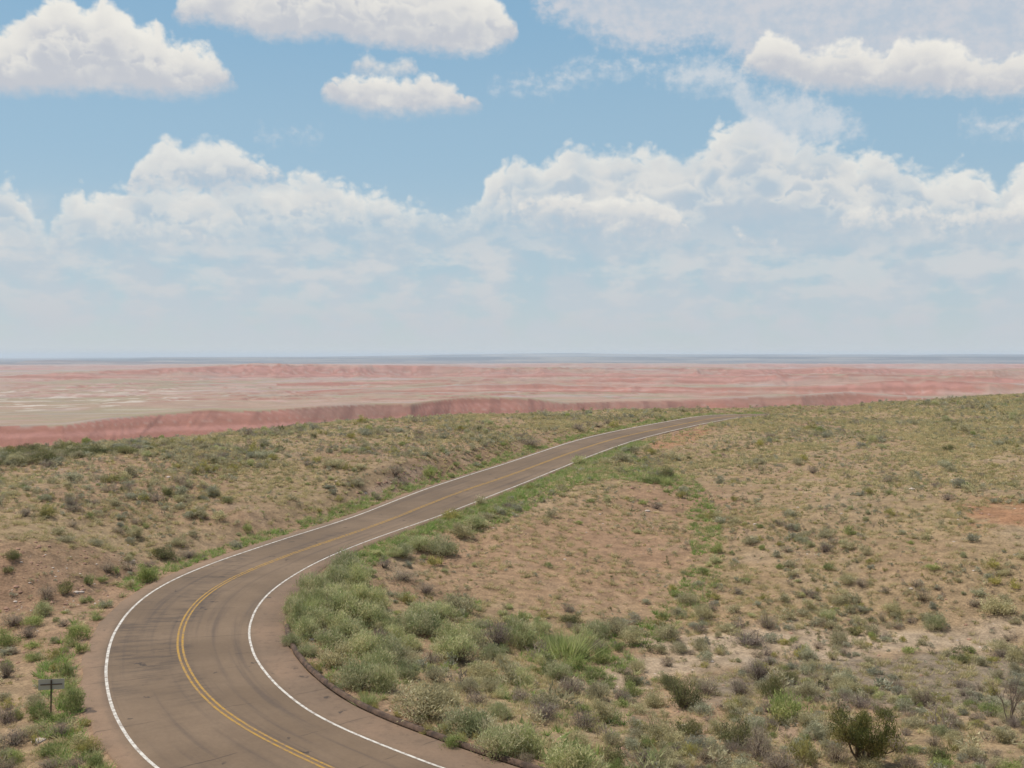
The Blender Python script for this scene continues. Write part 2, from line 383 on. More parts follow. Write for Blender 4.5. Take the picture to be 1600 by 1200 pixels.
hz_ = Z[fm] / 2.3 + 1.6 * (f2 - .5); bnd = vnoise(hz_, hz_ * 0 + 3, 141)
ch = np.broadcast_to(lin((186, 136, 118)), r.shape + (3,)).copy(); ch = mixc(ch, lin((206, 176, 164)), sstep(.55, .75, bnd) * .8); ch = mixc(ch, lin((166, 108, 94)), sstep(.35, .2, bnd) * .7)
c = mixc(c, ch, f_s)
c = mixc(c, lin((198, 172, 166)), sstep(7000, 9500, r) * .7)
mes = np.broadcast_to(lin((40, 58, 78)), r.shape + (3,)).copy()  # dark blue of the mesas: juniper cover, with cloud shadow painted into the colour
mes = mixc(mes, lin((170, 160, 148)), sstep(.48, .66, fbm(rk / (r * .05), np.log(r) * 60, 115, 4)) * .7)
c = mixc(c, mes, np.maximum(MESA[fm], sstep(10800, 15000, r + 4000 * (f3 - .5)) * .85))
foot = 1 - sstep(700, 1000, r)
c = mixc(c, lin((186, 160, 130)), foot * .6)
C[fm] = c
C *= .70

def make_mesh(name, verts, faces, cols=None, smooth=False, uvs=None):
    """verts (n,3); faces: array (m,3|4) of indices; cols per vertex."""
    me = bpy.data.meshes.new(name)
    verts = np.asarray(verts, np.float32); faces = np.asarray(faces, np.int32)
    n, k = faces.shape
    me.vertices.add(len(verts)); me.vertices.foreach_set('co', verts.ravel())
    me.loops.add(n * k); me.loops.foreach_set('vertex_index', faces.ravel())
    me.polygons.add(n); me.polygons.foreach_set('loop_start', np.arange(0, n * k, k, dtype=np.int32))
    me.polygons.foreach_set('use_smooth', np.full(n, smooth))
    if cols is not None:
        at_ = me.color_attributes.new('tint', 'FLOAT_COLOR', 'POINT')
        c4 = np.ones((len(verts), 4), np.float32); c4[:, :3] = cols; at_.data.foreach_set('color', c4.ravel())
    if uvs is not None:
        ul = me.uv_layers.new(name='road'); ul.data.foreach_set('uv', np.asarray(uvs, np.float32)[faces.ravel()].ravel())
    me.update(calc_edges=True)
    return me
def link(name, me, mat=None, parent=None):
    o = bpy.data.objects.new(name, me)
    if mat is not None and not me.materials: me.materials.append(mat)
    COL.objects.link(o)
    if parent is not None: o.parent = parent
    return o
def tag(o, label=None, cat=None, group=None, kind=None):
    for k_, v_ in (('label', label), ('category', cat), ('group', group), ('kind', kind)):
        if v_: o[k_] = v_
    return o

# ------------------------------------------------------------------ materials
class G:
    """short-hand for building node trees."""
    def __init__(s, nt): s.nt = nt
    def n(s, t, **kw):
        nd = s.nt.nodes.new(t)
        for k_, v_ in kw.items(): setattr(nd, k_, v_)
        return nd
    def put(s, inp, v):
        if isinstance(v, bpy.types.NodeSocket): s.nt.links.new(v, inp)
        elif v is not None: inp.default_value = v
    def m(s, op, a, b=None, c=None, clamp=False):
        nd = s.n('ShaderNodeMath', operation=op, use_clamp=clamp)
        s.put(nd.inputs[0], a); s.put(nd.inputs[1], b)
        if c is not None: s.put(nd.inputs[2], c)
        return nd.outputs[0]
    def ss(s, a, b, x):                                   # smoothstep
        nd = s.n('ShaderNodeMapRange', interpolation_type='SMOOTHSTEP')
        s.put(nd.inputs['Value'], x); s.put(nd.inputs['From Min'], a); s.put(nd.inputs['From Max'], b)
        return nd.outputs[0]
    def mix(s, f, a, b, blend='MIX'):
        nd = s.n('ShaderNodeMix', data_type='RGBA', blend_type=blend)
        s.put(nd.inputs[0], f)
        for i, v in ((6, a), (7, b)):
            if isinstance(v, (tuple, list, np.ndarray)): v = (float(v[0]), float(v[1]), float(v[2]), 1)
            s.put(nd.inputs[i], v)
        return nd.outputs[2]
    def noise(s, vec, scale, detail=3, rough=.55, dim='3D', out=0):
        nd = s.n('ShaderNodeTexNoise', noise_dimensions=dim)
        s.put(nd.inputs['Vector'], vec); nd.inputs['Scale'].default_value = scale
        nd.inputs['Detail'].default_value = detail; nd.inputs['Roughness'].default_value = rough
        return nd.outputs[out]
    def vec(s, x, y, z=0.0):
        nd = s.n('ShaderNodeCombineXYZ')
        for i, v in enumerate((x, y, z)): s.put(nd.inputs[i], v)
        return nd.outputs[0]
def new_mat(name):
    m_ = bpy.data.materials.new(name); m_.use_nodes = True
    g = G(m_.node_tree); b = m_.node_tree.nodes['Principled BSDF']
    b.inputs['Roughness'].default_value = .95; b.inputs['Specular IOR Level'].default_value = .15
    return m_, g, b

gm, g, b = new_mat('desert_soil')
tc = g.n('ShaderNodeTexCoord').outputs['Object']
tint = g.n('ShaderNodeVertexColor', layer_name='tint').outputs['Color']
pos = g.n('ShaderNodeVectorMath', operation='LENGTH'); g.put(pos.inputs[0], tc); dist = pos.outputs['Value']
na = g.noise(tc, 1.3, 5, .62); nb = g.noise(tc, 7, 4, .65); nf = g.noise(tc, .02, 6, .65)
col = g.mix(1.0, tint, g.mix(g.ss(.3, .7, na), (.72, .72, .72), (1.20, 1.19, 1.18)), 'MULTIPLY')
col = g.mix(1.0, col, g.mix(g.ss(.3, .7, nb), (.70, .70, .70), (1.25, 1.25, 1.25)), 'MULTIPLY')
col = g.mix(1.0, col, g.mix(g.ss(.35, .65, nf), (.93, .93, .93), (1.06, 1.06, 1.06)), 'MULTIPLY')
crust = g.m('MULTIPLY', g.ss(.54, .64, g.noise(tc, 2.6, 5, .68)), g.m('MULTIPLY', g.ss(.42, .6, g.noise(tc, .12, 3)), .45))
col = g.mix(g.m('MULTIPLY', crust, g.ss(320, 260, dist)), col, lin((104, 92, 76)))
vo = g.n('ShaderNodeTexVoronoi', feature='F1'); g.put(vo.inputs['Vector'], tc); vo.inputs['Scale'].default_value = 4.5
peb = g.m('MULTIPLY', g.ss(.16, .08, vo.outputs['Distance']), g.ss(.55, .7, g.noise(tc, .6, 2)))
col = g.mix(peb, col, g.mix(.5, tint, g.mix(g.n('ShaderNodeSeparateColor').outputs[0], (.2, .15, .12), (.5, .4, .32))))
g.put(b.inputs['Base Color'], col)
bp = g.n('ShaderNodeBump'); bp.inputs['Strength'].default_value = .35; bp.inputs['Distance'].default_value = .12
g.put(bp.inputs['Height'], g.m('ADD', nb, g.m('MULTIPLY', na, 2.0))); g.put(b.inputs['Normal'], bp.outputs[0])

verts = np.concatenate([np.array([[0, 0, float(Z[:, 0].mean())]]), np.stack([GX, GY, Z], -1).reshape(-1, 3)])
i0 = np.arange(NA); i1 = (i0 + 1) % NA
J = np.arange(NR - 1)
q = np.stack([1 + i0[:, None] * NR + J, 1 + i0[:, None] * NR + J + 1, 1 + i1[:, None] * NR + J + 1, 1 + i1[:, None] * NR + J], -1).reshape(-1, 4)
q = q[:, ::-1]
ground = link('ground', make_mesh('ground', verts, q, np.concatenate([C[:1, 0], C.reshape(-1, 3)]), True), gm)
tag(ground, 'tan and red desert ground running out to pink badlands and dark far mesas', 'ground', kind='structure')

# ------------------------------------------------------------------ road
def strip(t_list, dz, i0=0, i1=NST, fade=None):
    """a ribbon along the road; t_list: offsets per station (arrays), left to right."""
    T = np.stack(t_list, 1)[i0:i1]; k_ = T.shape[1]; n = T.shape[0]
    D_ = np.broadcast_to(np.asarray(dz, float), T.shape)
    X = RX[i0:i1, None] + NX[i0:i1, None] * T; Y = RY[i0:i1, None] + NY[i0:i1, None] * T; Zz = RZ[i0:i1, None] + D_
    a_ = np.arange(n - 1)[:, None] * k_ + np.arange(k_ - 1)
    f_ = np.stack([a_, a_ + 1, a_ + k_ + 1, a_ + k_], -1).reshape(-1, 4)
    return np.stack([X, Y, Zz], -1).reshape(-1, 3), f_, T, np.broadcast_to(ST[i0:i1, None] - S0, T.shape)
ragl = EL + .42 * (fbm(ST / 1.3, ST * 0, 201, 3) - .5); ragr = ER + .22 * (fbm(ST / 1.3, ST * 0, 202, 3) - .5)
cols_t = [ragl, EL * .97, WL * 1.02]
for q_ in np.linspace(.9, 0, 7): cols_t.append(WL * q_)
for q_ in np.linspace(.15, 1, 7): cols_t.append(-WR * q_)
cols_t += [-WR * 1.02, -ER * .97, -ragr]
dzs = np.zeros(len(cols_t)); dzs[0] = dzs[-1] = -.12
v_, f_, T_, S_ = strip(cols_t, dzs[None, :])
tn = np.where(T_ > 0, T_ / WL[:, None], T_ / WR[:, None])
rm, g, b = new_mat('worn_asphalt')
uv = g.n('ShaderNodeUVMap', uv_map='road').outputs[0]
sx = g.n('ShaderNodeSeparateXYZ'); g.put(sx.inputs[0], uv); s_, t_ = sx.outputs[0], sx.outputs[1]
tco = g.n('ShaderNodeTexCoord').outputs['Object']
at_ = g.m('ABSOLUTE', t_)
wob = g.noise(tco, .45, 4, .6)
shoulder = g.m('MULTIPLY', g.ss(.95, 1.15, g.m('ADD', at_, g.m('MULTIPLY', g.m('SUBTRACT', wob, .5), .22))), .85)
blot = g.noise(tco, .16, 4, .6)
lane = g.mix(g.ss(.35, .68, blot), lin((107, 89, 71)), lin((123, 103, 83)))
track = g.noise(g.vec(g.m('MULTIPLY', s_, .05), g.m('MULTIPLY', t_, 5.5)), 1.0, 5, .6)
lane = g.mix(g.m('MULTIPLY', g.ss(.48, .68, track), .55), lane, lin((80, 69, 62)))
base = g.mix(shoulder, lane, g.mix(g.ss(.35, .65, blot), lin((120, 100, 82)), lin((137, 112, 91))))
# scrubbed dark tyre marks and brushed sealer across the outer lane of the bend
brush = g.noise(g.vec(g.m('MULTIPLY', s_, 2.4), g.m('MULTIPLY', t_, 1.6)), 1.0, 5, .68)
zone = g.m('MULTIPLY', g.ss(3, 16, s_), g.ss(70, 34, s_))
lanez = g.ss(.30, .52, g.m('SUBTRACT', 1.0, g.m('ABSOLUTE', g.m('SUBTRACT', t_, .42))))
patch = g.ss(.38, .56, g.noise(tco, .22, 4, .55))
base = g.mix(g.m('MULTIPLY', g.m('MULTIPLY', g.ss(.43, .6, brush), zone), g.m('MULTIPLY', g.m('MULTIPLY', lanez, patch), .52)), base, lin((64, 56, 51)))
dab = g.noise(g.vec(g.m('MULTIPLY', s_, .8), g.m('MULTIPLY', t_, 2.6)), 1.0, 4, .6)
base = g.mix(g.m('MULTIPLY', g.ss(.655, .70, dab), .75), base, lin((56, 50, 47)))
vo = g.n('ShaderNodeTexVoronoi', voronoi_dimensions='1D', feature='DISTANCE_TO_EDGE'); vo.inputs['Scale'].default_value = 1
g.put(vo.inputs['W'], g.m('ADD', g.m('MULTIPLY', s_, .24), g.m('MULTIPLY', g.noise(tco, .6, 3), .10)))
crack = g.m('MULTIPLY', g.ss(.011, .004, vo.outputs['Distance']), g.ss(.46, .56, g.noise(tco, .42, 3)))
base = g.mix(g.m('MULTIPLY', crack, .6), base, lin((58, 49, 44)))
fine = g.noise(tco, 6, 4, .75)
grit = g.ss(.5, .68, g.noise(tco, 2.2, 5, .7))
base = g.mix(g.m('MULTIPLY', grit, g.m('ADD', .12, g.m('MULTIPLY', shoulder, .3))), base, lin((92, 76, 64)))
base = g.mix(1.0, base, g.mix(fine, (.80, .80, .80), (1.20, 1.20, 1.20)), 'MULTIPLY')
edge = g.ss(.30, .62, g.noise(tco, 1.1, 4, .65))
g.put(b.inputs['Base Color'], base); b.inputs['Roughness'].default_value = .85; b.inputs['Specular IOR Level'].default_value = .25
bp = g.n('ShaderNodeBump'); bp.inputs['Strength'].default_value = .25; bp.inputs['Distance'].default_value = .02
g.put(bp.inputs['Height'], g.noise(tco, 30, 3)); g.put(b.inputs['Normal'], bp.outputs[0])
road = link('road', make_mesh('road', v_, f_, None, True, np.stack([S_, tn], -1).reshape(-1, 2)), rm)
tag(road, 'worn brown two-lane asphalt road bending right and climbing to the crest', 'road', kind='structure')

def paint(name, c, wear):
    m_, g, b = new_mat(name)
    tco = g.n('ShaderNodeTexCoord').outputs['Object']
    f = g.m('MULTIPLY', g.ss(.42, .66, g.noise(tco, 4.5, 6, .75)), wear)
    g.put(b.inputs['Base Color'], g.mix(f, c, lin((122, 104, 90)))); b.inputs['Roughness'].default_value = .7
    return m_
mw = paint('white_road_paint', lin((206, 200, 190)), .8); my = paint('yellow_road_paint', lin((170, 132, 58)), .95)
def line(name, t, w, mat, label):
    wob_ = .03 * (fbm(ST / 3, ST * 0, hash(label) % 97 if False else len(label), 2) - .5)
    v_, f_, _, _ = strip([t + w / 2 + wob_, t - w / 2 + wob_], .006)
    o = link(name, make_mesh(name, v_, f_), mat)
    tag(o, label, 'road marking', kind='structure')
far_w = np.interp(ST - S0, [0, 60, 130], [1.0, 1.05, 1.5])
line('road_marking', WL, .125 * far_w, mw, 'white edge line along the outer side of the bend')
line('road_marking', -WR, .11 * far_w, mw, 'white edge line along the inner side of the bend')
line('road_marking', np.zeros(NST) + .115, .10 * far_w, my, 'outer stripe of the double yellow centre line')
line('road_marking', np.zeros(NST) - .115, .10 * far_w, my, 'inner stripe of the double yellow centre line')

# low asphalt kerb round the inside of the bend
ka, kb = [int(np.argmin(np.abs(ST - S0 - q_))) for q_ in (-26, 21.5)]
hk = np.full(NST, .13) * np.clip((ST[kb] - ST) / 1.2, 0.02, 1); n_ = .03 * (fbm(ST / .8, ST * 0, 205, 3) - .5)
prof = [(0.0, -.02), (-.04, 1), (-.13, 1.12), (-.22, .95), (-.28, -.05)]
v_, f_, _, _ = strip([-ER + .05 + p_[0] + n_ for p_ in prof], np.stack([hk * p_[1] + (n_ if p_[1] > .5 else 0) for p_ in prof], 1)[ka:kb], ka, kb)
km, g, b = new_mat('dark_kerb_asphalt')
tco = g.n('ShaderNodeTexCoord').outputs['Object']
g.put(b.inputs['Base Color'], g.mix(g.ss(.35, .68, g.noise(tco, 2.2, 5, .7)), lin((70, 60, 54)), lin((112, 92, 78))))
kerb = link('kerb', make_mesh('kerb', v_, f_, None, True), km)
tag(kerb, 'low dark asphalt kerb along the inner edge of the bend', 'kerb', kind='structure')

# ------------------------------------------------------------------ the road sign, seen from behind
def box_bm(bm, cx, cy, cz, sx_, sy_, sz_, bev=0.0):
    import bmesh
    from mathutils import Matrix
    r_ = bmesh.ops.create_cube(bm, size=1.0, matrix=Matrix.Translation((cx, cy, cz)) @ Matrix.Diagonal((sx_, sy_, sz_, 1)))
    if bev > 0:
        ed = list({e for v in r_['verts'] for e in v.link_edges})
        bmesh.ops.bevel(bm, geom=ed, offset=bev, segments=2, affect='EDGES', profile=.5)
def bm_obj(name, bm, mat, parent):
    me = bpy.data.meshes.new(name); bm.to_mesh(me); bm.free()
    return link(name, me, mat, parent)
import bmesh
am, g, b = new_mat('bare_aluminium')
tco = g.n('ShaderNodeTexCoord').outputs['Object']
g.put(b.inputs['Base Color'], g.mix(g.noise(tco, 5, 4), lin((168, 176, 172)), lin((186, 190, 184)))); b.inputs['Metallic'].default_value = .25; b.inputs['Roughness'].default_value = .6
pm, g, b = new_mat('weathered_steel')
tco = g.n('ShaderNodeTexCoord').outputs['Object']
g.put(b.inputs['Base Color'], g.mix(g.noise(tco, 6, 4), lin((92, 86, 78)), lin((118, 108, 96)))); b.inputs['Roughness'].default_value = .8
sgx, sgy, sgz = at(79.5, 1119)
sd = sgy
wpx = sd / FOCAL
sign = bpy.data.objects.new('road_sign', None); COL.objects.link(sign)
sign.location = (sgx, sgy, sgz); sign.rotation_euler = (0, math.radians(1.2), math.atan2(-sgx, sgy) * .6)
tag(sign, 'grey back of a small rectangular road sign on a thin post', 'road sign')
top = (1119 - 1061) * wpx; ph = 16.5 * wpx; pw = 38.5 * wpx
bm = bmesh.new()
for dx_ in (-.022, .022): box_bm(bm, dx_, 0, (top - .3) / 2, .006, .04, top + .3)
box_bm(bm, 0, .018, (top - .3) / 2, .05, .006, top + .3)
bm_obj('post', bm, pm, sign)
bm = bmesh.new(); box_bm(bm, 0, .034, top - ph / 2 + .01, pw, .005, ph, .002)
bm_obj('panel', bm, am, sign)
bm = bmesh.new(); box_bm(bm, 0, .012, top - ph / 2 + .01, pw * .84, .03, .04, .004)
bm_obj('brace', bm, pm, sign)
for zz in (-.13, .13):
    bm = bmesh.new(); bmesh.ops.create_cone(bm, cap_ends=True, segments=8, radius1=.014, radius2=.014, depth=.02)
    bmesh.ops.rotate(bm, verts=bm.verts, cent=(0, 0, 0), matrix=__import__('mathutils').Matrix.Rotation(math.pi / 2, 3, 'X'))
    bmesh.ops.translate(bm, verts=bm.verts, vec=(0, -.0, top - ph / 2 + .01 + zz)); bm_obj('bolt', bm, pm, sign)

# ------------------------------------------------------------------ plants
def plant_mat(name, transl, var):
    m_ = bpy.data.materials.new(name); m_.use_nodes = True; nt_ = m_.node_tree; nt_.nodes.clear(); g = G(nt_)
    out = g.n('ShaderNodeOutputMaterial')
    tint = g.n('ShaderNodeVertexColor', layer_name='tint').outputs['Color']
    oi = g.n('ShaderNodeObjectInfo').outputs['Random']
    c = g.mix(1.0, tint, g.mix(oi, (1 - var, 1 - var, 1 - .6 * var), (1 + var, 1 + .9 * var, 1 + .5 * var)), 'MULTIPLY')
    d = g.n('ShaderNodeBsdfDiffuse'); g.put(d.inputs['Color'], c); sh = d.outputs[0]
    if transl:
        t = g.n('ShaderNodeBsdfTranslucent'); g.put(t.inputs['Color'], c)
        mx = g.n('ShaderNodeMixShader'); mx.inputs[0].default_value = transl
        nt_.links.new(sh, mx.inputs[1]); nt_.links.new(t.outputs[0], mx.inputs[2]); sh = mx.outputs[0]
    nt_.links.new(sh, out.inputs['Surface'])
    return m_
LEAF = plant_mat('leaves', .38, .18); WOOD = plant_mat('dry_wood', 0, .15)

def unit(v): return v / np.maximum(np.linalg.norm(v, axis=-1, keepdims=True), 1e-9)
def blades(p, d, ln, wd, cols, r_):
    """one narrow triangle per leaf."""
    n = len(p)
    side = unit(np.cross(d, unit(r_.normal(size=(n, 3))))) * (wd / 2)[:, None]
    v = np.stack([p - side, p + side, p + d * ln[:, None]], 1).reshape(-1, 3)
    f = np.arange(3 * n).reshape(-1, 3)
    return v, f, np.repeat(cols, 3, axis=0)
def tube(path, rads, col, sides=4):
    path = np.asarray(path, float); n = len(path)
    t = unit(np.gradient(path, axis=0)); a = unit(np.cross(t, np.array([.31, .53, .79]))); b_ = np.cross(t, a)
    ang = np.arange(sides) / sides * 2 * np.pi
    v = path[:, None] + (a[:, None] * np.cos(ang)[:, None] + b_[:, None] * np.sin(ang)[:, None]) * np.asarray(rads)[:, None, None]
    i = np.arange(n - 1)[:, None] * sides + np.arange(sides); j = np.arange(n - 1)[:, None] * sides + (np.arange(sides) + 1) % sides
    f = np.concatenate([np.stack([i, j, j + sides], -1).reshape(-1, 3), np.stack([i, j + sides, i + sides], -1).reshape(-1, 3)])
    return v.reshape(-1, 3), f, np.tile(col, (n * sides, 1))
def join(parts):
    V, F, K = [], [], []; o = 0
    for v, f, c_ in parts:
        V.append(v); F.append(f + o); K.append(c_); o += len(v)
    return np.concatenate(V), np.concatenate(F), np.concatenate(K)
def L255(*cs): return np.array([lin(c_) for c_ in cs])

KINDS = {
 # leaf colours, stem colour, clumps, leaves per clump, leaf length and width (of a bush 1 m wide), clump size, upright, twigs
 'sage_bush':   dict(c=L255((192,184,146),(178,170,133),(196,189,153),(166,160,127)), w=lin((120,106,94)), nc=24, nl=54, ll=.085, lw=.026, sg=.085, up=.55, tw=24),
 'rabbit_bush': dict(c=L255((184,186,138),(198,196,152),(164,172,122),(204,196,156)), w=lin((132,120,98)), nc=32, nl=62, ll=.105, lw=.020, sg=.080, up=.85, tw=22),
 'dry_shrub':   dict(c=L255((160,146,132),(144,130,118),(178,164,146),(158,150,126)), w=lin((116,103,96)), nc=22, nl=34, ll=.12, lw=.015, sg=.09, up=.7, tw=60),
 'green_bush':  dict(c=L255((152,162,102),(168,174,116),(138,152,94),(178,178,126)), w=lin((130,120,98)), nc=18, nl=52, ll=.13, lw=.028, sg=.09, up=.9, tw=8),
 'snakeweed_bush': dict(c=L255((172,165,102),(184,175,112),(154,152,98),(164,157,112)), w=lin((130,118,92)), nc=18, nl=46, ll=.12, lw=.026, sg=.08, up=.9, tw=8),
 'salt_bush':   dict(c=L255((170,169,144),(184,182,156),(154,155,130)), w=lin((130,120,108)), nc=22, nl=52, ll=.08, lw=.032, sg=.085, up=.4, tw=16),
 'greasewood_bush': dict(c=L255((126,127,88),(140,137,96),(112,116,80),(150,143,106)), w=lin((106,95,86)), nc=24, nl=50, ll=.10, lw=.022, sg=.08, up=.7, tw=50),
}
def shrub(kind, seed, dens=1.0, fat=1.0):
    K = KINDS[kind]; r_ = np.random.default_rng(seed)
    nc = max(3, int(K['nc'] * (dens ** .5))); nl = max(3, int(K['nl'] * (dens ** .5)))
    # a lopsided dome of leaf clumps: lobes of unequal height and gaps between
    ph = r_.uniform(0, 2 * np.pi, nc); u = r_.uniform(0, 1, nc) ** .75
    th = np.arccos(1 - u * (1 - .12))
    lob = .74 + .3 * np.sin(2 * ph + r_.uniform(0, 6)) * r_.uniform(.3, 1) * .6 + r_.normal(0, .10, nc)
    rr = .40 * lob * np.where(r_.uniform(size=nc) < .25, r_.uniform(.4, .85, nc), 1)
    cen = np.stack([np.sin(th) * np.cos(ph) * rr, np.sin(th) * np.sin(ph) * rr, np.cos(th) * rr * 2.1 * r_.uniform(.85, 1.12, nc) + .07], 1)
    sg = K['sg'] * r_.uniform(.75, 1.3, nc)
    ci = np.repeat(np.arange(nc), nl); n = len(ci)
    p = cen[ci] + r_.normal(size=(n, 3)) * sg[ci][:, None] * np.array([1, 1, 1.25]); p[:, 2] = np.abs(p[:, 2])
    d = unit(unit(cen[ci] + [0, 0, .12]) * .55 + np.array([0, 0, K['up']]) + r_.normal(size=(n, 3)) * .45)
    pick = r_.integers(0, len(K['c']), nc); colr = K['c'][pick][ci] * r_.uniform(.82, 1.18, nc)[ci][:, None] * r_.uniform(.85, 1.15, n)[:, None]
    ll = K['ll'] * fat * r_.uniform(.6, 1.3, n); lw = K['lw'] * fat * r_.uniform(.7, 1.3, n)
    fol = blades(p, d, ll, lw, colr, r_)
    st = []
    for i in range(int(K['tw'] * min(1, dens))):
        e = cen[r_.integers(nc)] * r_.uniform(.75, 1.18) + r_.normal(size=3) * .05; e[2] = max(e[2], .05)
        b0 = np.array([*(r_.normal(size=2) * .035), -.03]); mid = (b0 + e) / 2 + np.array([*(r_.normal(size=2) * .03), -.03])
        st.append(tube([b0, mid, e], [.012, .008, .003], K['w'] * r_.uniform(.8, 1.25), 3))
    return fol, join(st) if st else None
def grass(seed, n, cols, hgt, wid, lean):
    r_ = np.random.default_rng(seed)
    p = np.zeros((n, 3)); p[:, :2] = r_.normal(size=(n, 2)) * .14
    d = unit(np.c_[p[:, :2] * 1.4 + r_.normal(size=(n, 2)) * lean, np.ones(n)])
    ln = hgt * r_.uniform(.45, 1.15, n)
    v, f, c_ = blades(p, d, ln, np.full(n, wid) * r_.uniform(.7, 1.3, n), cols[r_.integers(0, len(cols), n)] * r_.uniform(.85, 1.15, n)[:, None], r_)
    return v, f, c_
def to_mesh(name, part): return make_mesh(name, part[0], part[1], part[2])

PROTO = {}
def protos(kind):
    if kind not in PROTO:
        big, small = [], []
        for q_ in range(6):
            fo, st = shrub(kind, 1000 + 37 * q_ + len(kind) * 7, 1.9, .82)
            mf_, ms_ = to_mesh(kind + '_foliage', fo), to_mesh(kind + '_stems', st)
            mf_.materials.append(LEAF); ms_.materials.append(WOOD); big.append((mf_, ms_))
            fo, st = shrub(kind, 2000 + 37 * q_ + len(kind) * 7, .62, 1.35)
            ms2 = to_mesh(kind, join([fo, st])); ms2.materials.append(LEAF); small.append(ms2)
        PROTO[kind] = (big, small)
    return PROTO[kind]
THINGS = []      # (object, kind, px, py, width in photo pixels, region key)
def plant(kind, x, y, z, w, h, px, py, wpx, big):
    B, Sm = protos(kind)
    rot = random.uniform(0, 6.28); tl = (random.uniform(-.06, .06), random.uniform(-.06, .06), rot)
    sc = (w * 1.16, w * 1.16, h * 1.16)
    if big:
        o = bpy.data.objects.new(kind, None); COL.objects.link(o); o.empty_display_size = .2
        mf_, ms_ = random.choice(B)
        link('foliage', mf_, None, o); link('stems', ms_, None, o)
    else:
        o = link(kind, random.choice(Sm))
    o.location = (x, y, z - .02); o.rotation_euler = tl; o.scale = sc
    THINGS.append([o, kind, px, py, wpx])
    return o

